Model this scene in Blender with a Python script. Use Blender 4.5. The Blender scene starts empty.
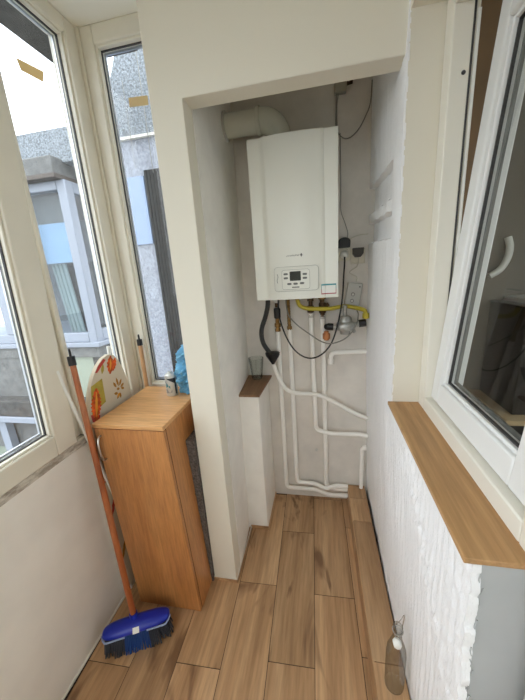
import bpy, bmesh, math, random
from mathutils import Vector, Matrix, noise

random.seed(7)
SC = bpy.context.scene
COL = SC.collection

# ------------------------------------------------------------------ camera
CAM = Vector((0.0, 0.0, 1.557))
RT = Vector((0.980135525, 0.187251690, -0.065354089))
UP = Vector((0.014080921, 0.262991375, 0.964695426))
FW = Vector((-0.197828411, 0.946452503, -0.255130513))
FPX = 300.07
cam_data = bpy.data.cameras.new('camera')
cam = bpy.data.objects.new('camera', cam_data)
COL.objects.link(cam)
M = Matrix.Identity(4)
for i in range(3):
    M[i][0], M[i][1], M[i][2], M[i][3] = RT[i], UP[i], -FW[i], CAM[i]
cam.matrix_world = M
cam_data.sensor_fit = 'VERTICAL'
cam_data.sensor_height = 36.0
cam_data.lens = FPX / 700.0 * 36.0
cam_data.clip_start = 0.02
SC.camera = cam

# ------------------------------------------------------------------ sky and exposure
world = bpy.data.worlds.new('sky')
SC.world = world
world.use_nodes = True
bg = world.node_tree.nodes['Background']
bg.inputs['Color'].default_value = (0.93, 0.97, 1.0, 1)
# overcast sky, about three times as bright overhead as at the horizon
_t = world.node_tree
_tc = _t.nodes.new('ShaderNodeTexCoord')
_sp = _t.nodes.new('ShaderNodeSeparateXYZ')
_mr = _t.nodes.new('ShaderNodeMapRange')
_mr.inputs['From Min'].default_value = 0.0
_mr.inputs['From Max'].default_value = 1.0
_mr.inputs['To Min'].default_value = 3.4
_mr.inputs['To Max'].default_value = 8.0
_t.links.new(_tc.outputs['Generated'], _sp.inputs[0])
_t.links.new(_sp.outputs[2], _mr.inputs['Value'])
_t.links.new(_mr.outputs[0], bg.inputs['Strength'])
SC.view_settings.view_transform = 'Standard'
SC.view_settings.look = 'None'
SC.view_settings.exposure = -0.30
SC.view_settings.gamma = 1.0
SC.view_settings.use_curve_mapping = False
SC.cycles.use_denoising = True
SC.cycles.max_bounces = 12
SC.cycles.diffuse_bounces = 8
SC.cycles.transparent_max_bounces = 16
SC.cycles.sample_clamp_indirect = 6.0
SC.cycles.caustics_reflective = False
SC.cycles.caustics_refractive = False


# ------------------------------------------------------------------ materials
def lin(c):
    out = []
    for v in c:
        v = v / 255.0
        out.append(v / 12.92 if v <= 0.04045 else ((v + 0.055) / 1.055) ** 2.4)
    return tuple(out) + (1.0,)


class NT:
    def __init__(self, name):
        self.m = bpy.data.materials.new(name)
        self.m.use_nodes = True
        self.t = self.m.node_tree
        self.b = self.t.nodes['Principled BSDF']
        self.out = self.t.nodes['Material Output']

    def n(self, typ, **kw):
        nd = self.t.nodes.new(typ)
        for k, v in kw.items():
            if k in nd.inputs:
                nd.inputs[k].default_value = v
            else:
                setattr(nd, k, v)
        return nd

    def l(self, a, b):
        self.t.links.new(a, b)

    def ramp(self, fac, stops):
        r = self.n('ShaderNodeValToRGB')
        e = r.color_ramp.elements
        e[0].position, e[0].color = stops[0]
        e[1].position, e[1].color = stops[-1]
        for p, c in stops[1:-1]:
            x = e.new(p)
            x.color = c
        self.l(fac, r.inputs[0])
        return r

    def coords(self, scale=(1, 1, 1), rnd=False):
        tc = self.n('ShaderNodeTexCoord')
        mp = self.n('ShaderNodeMapping')
        mp.inputs['Scale'].default_value = scale
        self.l(tc.outputs['Object'], mp.inputs['Vector'])
        if not rnd:
            return mp.outputs[0]
        g = self.n('ShaderNodeNewGeometry')
        mul = self.n('ShaderNodeMath', operation='MULTIPLY')
        mul.inputs[1].default_value = 37.0
        self.l(g.outputs['Random Per Island'], mul.inputs[0])
        add = self.n('ShaderNodeVectorMath', operation='ADD')
        self.l(mp.outputs[0], add.inputs[0])
        self.l(mul.outputs[0], add.inputs[1])
        return add.outputs[0]


def plain(name, rgb, rough=0.5, metal=0.0, bump=0.0, bscale=40, var=0.0, vscale=6, spec=0.5, bdist=0.002):
    k = NT(name)
    k.b.inputs['Base Color'].default_value = lin(rgb)
    k.b.inputs['Roughness'].default_value = rough
    k.b.inputs['Metallic'].default_value = metal
    k.b.inputs['Specular IOR Level'].default_value = spec
    if var > 0:
        nz = k.n('ShaderNodeTexNoise', Scale=vscale, Detail=4.0)
        k.l(k.coords(), nz.inputs['Vector'])
        lo = tuple(max(0, c * (1 - var)) for c in rgb)
        hi = tuple(min(255, c * (1 + var * 0.6)) for c in rgb)
        r = k.ramp(nz.outputs['Fac'], [(0.3, lin(lo)), (0.7, lin(hi))])
        k.l(r.outputs[0], k.b.inputs['Base Color'])
    if bump > 0:
        nz = k.n('ShaderNodeTexNoise', Scale=bscale, Detail=5.0)
        k.l(k.coords(), nz.inputs['Vector'])
        bp = k.n('ShaderNodeBump', Strength=bump, Distance=bdist)
        k.l(nz.outputs['Fac'], bp.inputs['Height'])
        k.l(bp.outputs[0], k.b.inputs['Normal'])
    return k.m


def wood(name, dark, mid, light, axis=1, rough=0.5, rnd=True, knots=True, fine=70.0, stretch=0.06, streak=None):
    k = NT(name)
    sc = [1.0, 1.0, 1.0]
    sc[axis] = stretch
    v = k.coords(tuple(sc), rnd)
    n1 = k.n('ShaderNodeTexNoise', Scale=9.0, Detail=5.0, Roughness=0.6, Distortion=0.6)
    n2 = k.n('ShaderNodeTexNoise', Scale=fine, Detail=4.0, Roughness=0.65)
    k.l(v, n1.inputs['Vector'])
    k.l(v, n2.inputs['Vector'])
    r1 = k.ramp(n1.outputs['Fac'], [(0.28, lin(dark)), (0.5, lin(mid)), (0.72, lin(light))])
    r2 = k.ramp(n2.outputs['Fac'], [(0.35, (0.60, 0.57, 0.54, 1)), (0.62, (1.08, 1.08, 1.08, 1))])
    mx = k.n('ShaderNodeMix', data_type='RGBA', blend_type='MULTIPLY')
    mx.inputs[0].default_value = 0.55
    k.l(r1.outputs[0], mx.inputs[6])
    k.l(r2.outputs[0], mx.inputs[7])
    col = mx.outputs[2]
    if knots:
        sk = [1.0, 1.0, 1.0]
        sk[axis] = 0.3
        vk = k.coords(tuple(sk), rnd)
        nd = k.n('ShaderNodeTexNoise', Scale=7.0, Detail=3.0, Roughness=0.55, Distortion=1.2)
        k.l(vk, nd.inputs['Vector'])
        rk = k.ramp(nd.outputs['Fac'], [(0.59, (0, 0, 0, 1)), (0.70, (1, 1, 1, 1))])
        m2 = k.n('ShaderNodeMix', data_type='RGBA', blend_type='MIX')
        mm = k.n('ShaderNodeMath', operation='MULTIPLY')
        mm.inputs[1].default_value = 0.75
        k.l(rk.outputs[0], mm.inputs[0])
        k.l(mm.outputs[0], m2.inputs[0])
        k.l(col, m2.inputs[6])
        m2.inputs[7].default_value = lin(streak or tuple(c * 0.55 for c in dark))
        col = m2.outputs[2]
    if rnd:
        g = k.n('ShaderNodeNewGeometry')
        mr = k.n('ShaderNodeMapRange')
        mr.inputs[3].default_value = 0.84
        mr.inputs[4].default_value = 1.12
        k.l(g.outputs['Random Per Island'], mr.inputs[0])
        hs = k.n('ShaderNodeHueSaturation')
        k.l(mr.outputs[0], hs.inputs['Value'])
        k.l(col, hs.inputs['Color'])
        col = hs.outputs[0]
    k.l(col, k.b.inputs['Base Color'])
    k.b.inputs['Roughness'].default_value = rough
    bp = k.n('ShaderNodeBump', Strength=0.15, Distance=0.001)
    k.l(n2.outputs['Fac'], bp.inputs['Height'])
    k.l(bp.outputs[0], k.b.inputs['Normal'])
    return k.m


def glass(name, tint=(1, 1, 1), refl=1.0, dust=0.0, rough=0.0):
    k = NT(name)
    t = k.t
    tr = k.n('ShaderNodeBsdfTransparent')
    tr.inputs[0].default_value = tuple(tint) + (1,)
    gl = k.n('ShaderNodeBsdfGlossy')
    gl.inputs['Roughness'].default_value = rough
    fr = k.n('ShaderNodeFresnel', IOR=1.5)
    mul = k.n('ShaderNodeMath', operation='MULTIPLY')
    mul.inputs[1].default_value = refl
    k.l(fr.outputs[0], mul.inputs[0])
    geo = k.n('ShaderNodeNewGeometry')
    inv = k.n('ShaderNodeMath', operation='SUBTRACT')
    inv.inputs[0].default_value = 1.0
    k.l(geo.outputs['Backfacing'], inv.inputs[1])
    frn = k.n('ShaderNodeMath', operation='MULTIPLY')
    k.l(mul.outputs[0], frn.inputs[0])
    k.l(inv.outputs[0], frn.inputs[1])
    mx = k.n('ShaderNodeMixShader')
    k.l(frn.outputs[0], mx.inputs[0])
    k.l(tr.outputs[0], mx.inputs[1])
    k.l(gl.outputs[0], mx.inputs[2])
    last = mx.outputs[0]
    if dust > 0:
        df = k.n('ShaderNodeBsdfDiffuse')
        df.inputs[0].default_value = (0.75, 0.76, 0.75, 1)
        nz = k.n('ShaderNodeTexNoise', Scale=55.0, Detail=6.0, Roughness=0.7)
        k.l(k.coords((1, 1, 0.45)), nz.inputs['Vector'])
        r = k.ramp(nz.outputs['Fac'], [(0.4, (dust * 0.4,) * 3 + (1,)), (0.75, (dust * 1.8,) * 3 + (1,))])
        m2 = k.n('ShaderNodeMixShader')
        k.l(r.outputs[0], m2.inputs[0])
        k.l(last, m2.inputs[1])
        k.l(df.outputs[0], m2.inputs[2])
        last = m2.outputs[0]
    k.l(last, k.out.inputs['Surface'])
    return k.m


def plaster(name, rgb):
    """Rough brushed white plaster with vertical comb marks."""
    k = NT(name)
    k.b.inputs['Base Color'].default_value = lin(rgb)
    k.b.inputs['Roughness'].default_value = 0.75
    k.b.inputs['Specular IOR Level'].default_value = 0.25
    n1 = k.n('ShaderNodeTexNoise', Scale=120.0, Detail=4.0, Roughness=0.6)
    k.l(k.coords((1, 1, 0.12)), n1.inputs['Vector'])
    n2 = k.n('ShaderNodeTexNoise', Scale=70.0, Detail=5.0, Roughness=0.7)
    k.l(k.coords(), n2.inputs['Vector'])
    ad = k.n('ShaderNodeMath', operation='ADD')
    k.l(n1.outputs['Fac'], ad.inputs[0])
    k.l(n2.outputs['Fac'], ad.inputs[1])
    bp = k.n('ShaderNodeBump', Strength=0.85, Distance=0.004)
    k.l(ad.outputs[0], bp.inputs['Height'])
    k.l(bp.outputs[0], k.b.inputs['Normal'])
    return k.m


def dirty_white(name, rgb, dirt, z0, z1):
    """White paint with a real grime band between two heights."""
    k = NT(name)
    nz = k.n('ShaderNodeTexNoise', Scale=45.0, Detail=6.0, Roughness=0.7)
    k.l(k.coords((1, 0.35, 1)), nz.inputs['Vector'])
    r = k.ramp(nz.outputs['Fac'], [(0.42, lin(rgb)), (0.6, lin(dirt))])
    k.l(r.outputs[0], k.b.inputs['Base Color'])
    k.b.inputs['Roughness'].default_value = 0.8
    return k.m


MAT = {}
MAT['cream_wall'] = plain('cream_wall_paint', (228, 223, 209), 0.85, bump=0.12, bscale=160, spec=0.2)
MAT['niche_wall'] = plain('niche_wall_paint', (240, 237, 231), 0.8, bump=0.35, bscale=60, spec=0.25, var=0.025, vscale=9)
MAT['left_wall'] = plain('parapet_paint', (236, 232, 224), 0.7, bump=0.12, bscale=14, spec=0.3, var=0.03, vscale=5)
MAT['plaster'] = plaster('white_combed_plaster', (246, 246, 247))
MAT['grey_paint'] = plain('grey_reveal_paint', (176, 178, 178), 0.6, bump=0.15, bscale=50, var=0.03)
MAT['pvc'] = plain('white_pvc', (232, 232, 230), 0.35, bump=0.02)
MAT['old_pvc'] = plain('aged_white_pvc', (226, 220, 204), 0.42, var=0.03, vscale=4)
MAT['warm_pvc'] = plain('warm_white_pvc', (232, 228, 216), 0.4)
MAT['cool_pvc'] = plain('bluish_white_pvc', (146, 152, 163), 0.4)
MAT['gasket'] = plain('dark_rubber_gasket', (62, 60, 60), 0.6)
MAT['bead'] = plain('grey_glazing_bead', (150, 150, 150), 0.4)
MAT['spacer'] = plain('aluminium_spacer', (205, 208, 212), 0.3, metal=0.7)
MAT['dark_spacer'] = plain('dull_grey_spacer', (112, 112, 108), 0.6)
MAT['ceiling'] = plain('ceiling_paint', (238, 235, 224), 0.85, bump=0.1, bscale=120)
MAT['tile'] = wood('oak_look_floor_tile', (152, 115, 80), (186, 147, 107), (208, 171, 130), axis=1, rough=0.42, streak=(104, 70, 44))
MAT['sill_wood'] = wood('oak_look_sill_tile', (158, 116, 72), (186, 144, 96), (204, 166, 118), axis=1, rough=0.5, rnd=False, streak=(120, 82, 46))
MAT['ledge_wood'] = wood('oak_look_ledge_tile', (120, 84, 56), (146, 108, 76), (166, 128, 94), axis=1, rough=0.5, rnd=False)
MAT['grout'] = plain('dark_grout', (52, 40, 30), 0.9)
MAT['white_grout'] = plain('white_grout', (222, 218, 208), 0.8)
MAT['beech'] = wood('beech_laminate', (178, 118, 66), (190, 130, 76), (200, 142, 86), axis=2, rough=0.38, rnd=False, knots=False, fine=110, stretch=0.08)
MAT['beech_lit_top'] = wood('beech_laminate_lit_top', (206, 152, 98), (218, 166, 110), (226, 176, 122), axis=0, rough=0.3, rnd=False, knots=False, fine=110, stretch=0.08)  # window light on the cupboard top put into a lighter laminate
MAT['back_wall'] = plain('scuffed_white_back_wall', (222, 217, 210), 0.85, bump=0.4, bscale=50, spec=0.2, var=0.05, vscale=7)
MAT['gap_shade'] = plain('painted_gap_shade', (62, 34, 20), 0.7)
MAT['chrome'] = plain('brushed_steel', (190, 188, 184), 0.28, metal=1.0)
MAT['broom_wood'] = wood('varnished_broom_wood', (144, 72, 30), (176, 100, 54), (192, 136, 96), axis=2, rough=0.35, rnd=False, knots=True, stretch=0.1, streak=(130, 56, 18))
MAT['pole_wood'] = wood('plain_pole_wood', (176, 128, 84), (196, 150, 104), (210, 168, 124), axis=2, rough=0.45, rnd=False, knots=False, stretch=0.1)
MAT['black'] = plain('black_plastic', (22, 22, 24), 0.45)
MAT['blue'] = plain('deep_blue_plastic', (24, 44, 168), 0.35)
MAT['pale_blue_rim'] = plain('pale_blue_plastic', (150, 166, 200), 0.4)
MAT['bristle_dark'] = plain('dark_grey_bristle', (52, 54, 62), 0.7)
MAT['bristle_blue'] = plain('blue_bristle', (20, 62, 128), 0.6)
MAT['white_plastic'] = plain('white_plastic', (232, 232, 226), 0.4)
MAT['boiler'] = plain('boiler_enamel', (232, 232, 222), 0.22)
MAT['boiler_panel'] = plain('boiler_control_plastic', (222, 222, 212), 0.35)
MAT['boiler_line'] = plain('panel_outline_grey', (158, 158, 152), 0.5)
MAT['lcd'] = plain('dark_olive_display', (50, 52, 42), 0.6, var=0.15, vscale=150)
MAT['button'] = plain('grey_button_print', (108, 108, 104), 0.5)
MAT['print_grey'] = plain('grey_print', (110, 110, 104), 0.5)
MAT['teal'] = plain('teal_print', (72, 150, 156), 0.5)
MAT['red_print'] = plain('red_print', (170, 60, 66), 0.5)
MAT['flue'] = plain('white_flue_enamel', (216, 217, 205), 0.2)
MAT['pipe'] = plain('white_painted_pipe', (247, 245, 240), 0.45, bump=0.1, bscale=90)
MAT['brass'] = plain('worn_brass', (150, 118, 72), 0.4, metal=0.9, var=0.25, vscale=60)
MAT['dark_brass'] = plain('tarnished_brass', (88, 66, 46), 0.5, metal=0.7, var=0.3, vscale=80)
MAT['copper'] = plain('orange_copper', (186, 120, 74), 0.5, metal=0.3)
MAT['yellow'] = plain('yellow_gas_hose', (184, 168, 52), 0.45)
MAT['regulator'] = plain('cast_zinc', (178, 178, 174), 0.42, metal=0.6, var=0.12, vscale=60)
MAT['hose_black'] = plain('dark_grey_flex_hose', (52, 52, 52), 0.5)
MAT['cable_grey'] = plain('grey_cable', (132, 130, 122), 0.5)
MAT['cable_white'] = plain('cream_cable', (196, 192, 176), 0.5)
MAT['socket'] = plain('cream_socket_plastic', (214, 208, 190), 0.4)
MAT['brown_plug'] = plain('dark_brown_plastic', (50, 44, 38), 0.5)
MAT['boxgrey'] = plain('mid_grey_plastic', (184, 183, 178), 0.45)
MAT['lightgrey'] = plain('light_grey_plastic', (204, 203, 198), 0.45)
MAT['jbox'] = plain('grey_junction_plastic', (168, 164, 150), 0.5)
MAT['glass'] = glass('window_glass', (0.97, 0.985, 0.98), 0.9)
MAT['coated_glass'] = glass('anti_glare_window_glass', (0.90, 0.91, 0.90), 0.8)
MAT['dusty_glass'] = glass('dusty_window_glass', (0.96, 0.98, 1.0), 0.8, dust=0.045)
MAT['tumbler'] = glass('tumbler_glass', (0.955, 0.96, 0.955), 0.8)


def clear_ware(name):
    k = NT(name)
    lw = k.n('ShaderNodeLayerWeight', Blend=0.35)
    r = k.ramp(lw.outputs['Facing'], [(0.15, (0.94, 0.95, 0.94, 1)), (0.85, (0.50, 0.52, 0.50, 1))])
    tr = k.n('ShaderNodeBsdfTransparent')
    k.l(r.outputs[0], tr.inputs[0])
    gl = k.n('ShaderNodeBsdfGlossy', Roughness=0.02)
    r2 = k.ramp(lw.outputs['Facing'], [(0.2, (0.05, 0.05, 0.05, 1)), (0.95, (0.45, 0.45, 0.45, 1))])
    mx = k.n('ShaderNodeMixShader')
    k.l(r2.outputs[0], mx.inputs[0])
    k.l(tr.outputs[0], mx.inputs[1])
    k.l(gl.outputs[0], mx.inputs[2])
    k.l(mx.outputs[0], k.out.inputs['Surface'])
    return k.m


def translucent_tape(name, rgb):
    k = NT(name)
    d = k.n('ShaderNodeBsdfDiffuse', Color=lin(rgb))
    t = k.n('ShaderNodeBsdfTranslucent', Color=lin(rgb))
    m1 = k.n('ShaderNodeMixShader', Fac=0.5)
    k.l(d.outputs[0], m1.inputs[1])
    k.l(t.outputs[0], m1.inputs[2])
    k.l(m1.outputs[0], k.out.inputs['Surface'])
    return k.m


MAT['tumbler'] = clear_ware('clear_glassware')
MAT['tape'] = translucent_tape('brown_parcel_tape', (226, 207, 166))
MAT['fabric'] = plain('cream_cotton_cover', (208, 195, 172), 0.9, bump=0.15, bscale=300)
MAT['orange'] = plain('orange_leaf_print', (214, 92, 34), 0.9, var=0.3, vscale=40)
MAT['amber'] = plain('amber_leaf_print', (222, 150, 50), 0.9)
MAT['olive'] = plain('olive_square_print', (176, 158, 66), 0.9, var=0.1, vscale=30)
MAT['pink'] = plain('dusky_red_print', (192, 72, 62), 0.9)
MAT['brown_print'] = plain('ochre_blossom_print', (166, 116, 40), 0.9)
MAT['blue_bag'] = plain('light_blue_plastic_film', (112, 178, 214), 0.28, bump=0.3, bscale=25, bdist=0.006, var=0.22, vscale=14)
MAT['can'] = plain('printed_tin', (198, 198, 192), 0.3, metal=0.4)
MAT['can_dark'] = plain('dark_can_print', (44, 46, 50), 0.4)
MAT['can_teal'] = plain('teal_can_print', (58, 132, 140), 0.4)
MAT['can_grey'] = plain('grey_can_print', (150, 152, 152), 0.4)
MAT['rug'] = plain('grey_fuzzy_wool', (104, 96, 92), 1.0, bump=1.0, bscale=130, var=0.35, vscale=110, bdist=0.006)
MAT['stucco'] = plain('grey_stucco', (134, 140, 145), 0.9, bump=0.9, bscale=60, var=0.34, vscale=70, bdist=0.01)
MAT['stucco_pale'] = plain('pale_stucco', (158, 162, 172), 0.9, bump=0.6, bscale=50, var=0.16, vscale=60, bdist=0.008)
MAT['concrete'] = plain('weathered_concrete', (112, 112, 110), 0.9, bump=0.5, bscale=40, var=0.14, vscale=14)
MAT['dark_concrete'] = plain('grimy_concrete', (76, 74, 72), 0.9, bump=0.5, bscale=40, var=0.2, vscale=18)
MAT['brown_strip'] = plain('brown_drip_edge', (84, 74, 66), 0.6)
MAT['pale_green'] = plain('pale_green_panel', (146, 154, 138), 0.6, var=0.04, vscale=3)
MAT['ribbed'] = plain('dark_weathered_sheet', (34, 31, 30), 0.7, var=0.35, vscale=25)
MAT['pale_blue'] = plain('pale_blue_reflection', (146, 165, 196), 0.5)
MAT['sky_blue'] = plain('sky_blue_reflection', (146, 174, 200), 0.6)
MAT['n_glass'] = glass('neighbour_glass', (0.92, 0.95, 0.97), 1.1)
MAT['dark_room'] = plain('dim_room_paint', (120, 122, 124), 0.9, var=0.2, vscale=2)
MAT['curtain'] = plain('greenish_curtain', (150, 162, 160), 0.9)
MAT['kitchen_wall'] = plain('kitchen_taupe_wall', (112, 104, 92), 0.8)
MAT['brown_panel'] = plain('brown_wardrobe_board', (122, 94, 62), 0.55, var=0.12, vscale=3)
MAT['dark_unit'] = plain('near_black_unit', (26, 23, 21), 0.4)
MAT['tan_strip'] = plain('tan_worktop_edge', (190, 166, 128), 0.4)
MAT['ground'] = plain('asphalt', (120, 122, 122), 0.95)


# ------------------------------------------------------------------ mesh helpers
class MB:
    def __init__(self):
        self.v, self.f, self.mi, self.mats = [], [], [], []
        self.cur = 0

    def mat(self, name):
        if name not in self.mats:
            self.mats.append(name)
        self.cur = self.mats.index(name)
        return self

    def add(self, vs, fs):
        o = len(self.v)
        self.v += [Vector(p) for p in vs]
        for f in fs:
            self.f.append([i + o for i in f])
            self.mi.append(self.cur)
        return self

    def box(self, x0, x1, y0, y1, z0, z1, mat=None):
        vs = [(x, y, z) for z in (z0, z1) for y in (y0, y1) for x in (x0, x1)]
        if mat is not None:
            vs = [mat @ Vector(p) for p in vs]
        return self.add(vs, [(0, 2, 3, 1), (4, 5, 7, 6), (0, 1, 5, 4), (2, 6, 7, 3), (0, 4, 6, 2), (1, 3, 7, 5)])

    def hexa(self, b, t):
        """Solid from four bottom and four top corners (same winding)."""
        return self.add(list(b) + list(t), [(3, 2, 1, 0), (4, 5, 6, 7), (0, 1, 5, 4), (1, 2, 6, 5), (2, 3, 7, 6), (3, 0, 4, 7)])

    def prism(self, poly, fn, a, b):
        """poly of 2D points, fn(u, v, w) -> 3D, w runs a..b."""
        n = len(poly)
        vs = [fn(u, v, a) for u, v in poly] + [fn(u, v, b) for u, v in poly]
        fs = [list(range(n))[::-1], list(range(n, 2 * n))]
        fs += [(i, (i + 1) % n, n + (i + 1) % n, n + i) for i in range(n)]
        return self.add(vs, fs)

    def tube(self, pts, r, seg=10, smooth=0, closed=False):
        pts = [Vector(p) for p in pts]
        rr = list(r) if isinstance(r, (list, tuple)) else [r] * len(pts)
        if smooth and len(pts) > 2:
            np_, nr = [], []
            n = len(pts)
            rng = range(n) if closed else range(n - 1)
            for i in rng:
                if closed:
                    p0, p1, p2, p3 = pts[i - 1], pts[i], pts[(i + 1) % n], pts[(i + 2) % n]
                    r1, r2 = rr[i], rr[(i + 1) % n]
                else:
                    p1, p2 = pts[i], pts[i + 1]
                    p0 = pts[i - 1] if i else p1 * 2 - p2
                    p3 = pts[i + 2] if i + 2 < n else p2 * 2 - p1
                    r1, r2 = rr[i], rr[i + 1]
                for s in range(smooth):
                    t = s / smooth
                    np_.append(0.5 * ((2 * p1) + (p2 - p0) * t + (2 * p0 - 5 * p1 + 4 * p2 - p3) * t * t + (3 * p1 - p0 - 3 * p2 + p3) * t ** 3))
                    nr.append(r1 + (r2 - r1) * t)
            if not closed:
                np_.append(pts[-1])
                nr.append(rr[-1])
            pts, rr = np_, nr
        n = len(pts)
        vs, fs = [], []
        prev = None
        for i, p in enumerate(pts):
            if closed:
                d = pts[(i + 1) % n] - pts[i - 1]
            else:
                d = pts[min(i + 1, n - 1)] - pts[max(i - 1, 0)]
            d.normalize()
            if prev is None:
                a = Vector((0, 0, 1)) if abs(d.z) < 0.9 else Vector((0, 1, 0))
                u = d.cross(a).normalized()
            else:
                u = (prev - d * prev.dot(d)).normalized()
            prev = u
            w = d.cross(u)
            for s in range(seg):
                t = 2 * math.pi * s / seg
                vs.append(p + (u * math.cos(t) + w * math.sin(t)) * rr[i])
        rng = range(n) if closed else range(n - 1)
        for i in rng:
            j = (i + 1) % n
            for s in range(seg):
                s2 = (s + 1) % seg
                fs.append((i * seg + s, i * seg + s2, j * seg + s2, j * seg + s))
        if not closed:
            fs.append(list(range(seg))[::-1])
            fs.append([(n - 1) * seg + s for s in range(seg)])
        return self.add(vs, fs)

    def elbow_pipe(self, pts, r, bend=0.03, seg=12):
        """Straight pipe runs joined by short rounded bends."""
        pts = [Vector(p) for p in pts]
        out = [pts[0]]
        for i in range(1, len(pts) - 1):
            a, b, c = pts[i - 1], pts[i], pts[i + 1]
            d1, d2 = (a - b), (c - b)
            k = min(bend, d1.length * 0.45, d2.length * 0.45)
            p, q = b + d1.normalized() * k, b + d2.normalized() * k
            for s in range(6):
                t = s / 5
                out.append(p * (1 - t) ** 2 + b * 2 * t * (1 - t) + q * t * t)
        out.append(pts[-1])
        return self.tube(out, r, seg)

    def lathe(self, prof, c, axis='z', seg=24, mat=None):
        c = Vector(c)
        vs, fs = [], []
        n = len(prof)
        for r, h in prof:
            for s in range(seg):
                t = 2 * math.pi * s / seg
                a, b = r * math.cos(t), r * math.sin(t)
                p = {'z': Vector((a, b, h)), 'y': Vector((a, h, b)), 'x': Vector((h, a, b))}[axis]
                if mat is not None:
                    p = mat @ p
                vs.append(c + p)
        for i in range(n - 1):
            for s in range(seg):
                s2 = (s + 1) % seg
                q = (i * seg + s, i * seg + s2, (i + 1) * seg + s2, (i + 1) * seg + s)
                fs.append(q if axis != 'y' else q[::-1])
        if prof[0][0] > 1e-6:
            fs.append(list(range(seg))[::-1])
        if prof[-1][0] > 1e-6:
            fs.append([(n - 1) * seg + s for s in range(seg)])
        return self.add(vs, fs)

    def xform(self, m):
        self.v = [m @ p for p in self.v]
        return self

    def build(self, name, mat=None, parent=None, bevel=0.0, smooth=True, angle=35, segs=2):
        me = bpy.data.meshes.new(name)
        if parent is not None:
            org = Vector(parent['_org'])
        else:
            xs = [p.x for p in self.v]; ys = [p.y for p in self.v]; zs = [p.z for p in self.v]
            org = Vector(((min(xs) + max(xs)) / 2, (min(ys) + max(ys)) / 2, min(zs)))
        me.from_pydata([p - org for p in self.v], [], self.f)
        names = self.mats if self.mats else [mat]
        for nm in names:
            me.materials.append(MAT[nm])
        me.polygons.foreach_set('material_index', self.mi)
        bm = bmesh.new()
        bm.from_mesh(me)
        bmesh.ops.recalc_face_normals(bm, faces=bm.faces)
        bm.to_mesh(me)
        bm.free()
        if smooth:
            me.polygons.foreach_set('use_smooth', [True] * len(me.polygons))
            me.set_sharp_from_angle(angle=math.radians(angle))
        me.update()
        o = bpy.data.objects.new(name, me)
        COL.objects.link(o)
        if parent is not None:
            o.parent = parent
        else:
            o.location = org
        o['_org'] = tuple(org)
        if bevel > 0:
            b = o.modifiers.new('bevel', 'BEVEL')
            b.width = bevel
            b.segments = segs
            b.limit_method = 'ANGLE'
            b.angle_limit = math.radians(40)
        return o


def tag(o, label, cat, group=None, kind=None):
    o['label'] = label
    o['category'] = cat
    if group:
        o['group'] = group
    if kind:
        o['kind'] = kind
    return o


def thing(name, loc, label, cat, group=None, kind=None):
    o = bpy.data.objects.new(name, None)
    o.empty_display_size = 0.05
    o.location = loc
    COL.objects.link(o)
    o['_org'] = tuple(loc)
    return tag(o, label, cat, group, kind)


def part_label(o, s):
    o['label'] = s
    return o


def bx(*a):
    return MB().box(*a)


def lerp(a, b, t):
    return a + (b - a) * t


CEIL = 2.62
XL = -1.012          # parapet face below the left windows
YF = 1.14            # face of the boxed front around the boiler niche
YB = 1.80            # back wall of the niche


def xr(z):           # right wall leans out a little towards the floor
    return 0.250 + max(0.0, 1.04 - z) * 0.028


# ================================================================== STRUCTURE
# floor: staggered oak-look tiles, slightly turned against the walls
fl = MB().mat('grout').box(-1.3, 0.45, -2.3, 1.85, -0.08, -0.0015).mat('tile')
offs = {1: 1.128, 0: 0.84, -1: 1.15, -2: 0.79, -3: 1.10, -4: 0.75}
for row in range(-4, 3):
    xa, xb = -0.055 + (row - 1) * 0.1905, -0.055 + row * 0.1905
    off = offs.get(row, 0.9)
    y = off - 0.643 * 6
    while y < YB:
        a, b = max(y, -2.25) + 0.0015, min(y + 0.643, YB) - 0.0015
        y += 0.643
        if b - a < 0.02:
            continue
        g = 0.0013
        def P(x, yy, z):
            return (x - 0.03 * (yy - 1.0), yy + 0.03 * (x + 0.2), z)
        fl.hexa([P(xa + g, a, -0.006), P(xb - g, a, -0.006), P(xb - g, b, -0.006), P(xa + g, b, -0.006)],
                [P(xa + g, a, 0), P(xb - g, a, 0), P(xb - g, b, 0), P(xa + g, b, 0)])
floor = fl.build('floor', smooth=False)
tag(floor, 'balcony floor of long oak-look tiles laid lengthwise', 'floor', kind='structure')

o = bx(-1.12, -0.58, -2.36, 1.56, CEIL, CEIL + 0.12).box(-0.58, 2.7, -2.36, 2.5, CEIL, CEIL + 0.12).build('ceiling', 'ceiling', smooth=False)
tag(o, 'plain cream ceiling over the balcony and boiler niche', 'ceiling', kind='structure')

# left parapet
o = bx(-1.22, XL, -2.25, 1.60, -0.05, 0.888).build('wall_left', 'left_wall', bevel=0.004)
tag(o, 'low off-white parapet wall under the left windows', 'wall', kind='structure')
o = MB().mat('dirty').box(-1.06, XL + 0.002, -2.2, 1.43, 0.888, 0.918)
MAT['dirty'] = dirty_white('grimy_caulk', (214, 208, 196), (158, 149, 136), 0, 1)
o = o.build('trim_1', None)
tag(o, 'grime-stained joint strip between left window frame and parapet', 'trim', kind='structure')
o = bx(XL, XL + 0.007, -2.2, 1.43, 0.0, 0.006).build('trim_2', 'white_grout')
tag(o, 'thin white grout bead where left parapet meets the floor', 'trim', kind='structure')

# low end wall behind the cupboard
o = bx(-1.012, -0.58, 1.43, 1.60, -0.05, 0.93).build('wall_end', 'left_wall')
tag(o, 'low end wall hidden behind the beech cupboard', 'wall', kind='structure')

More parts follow.
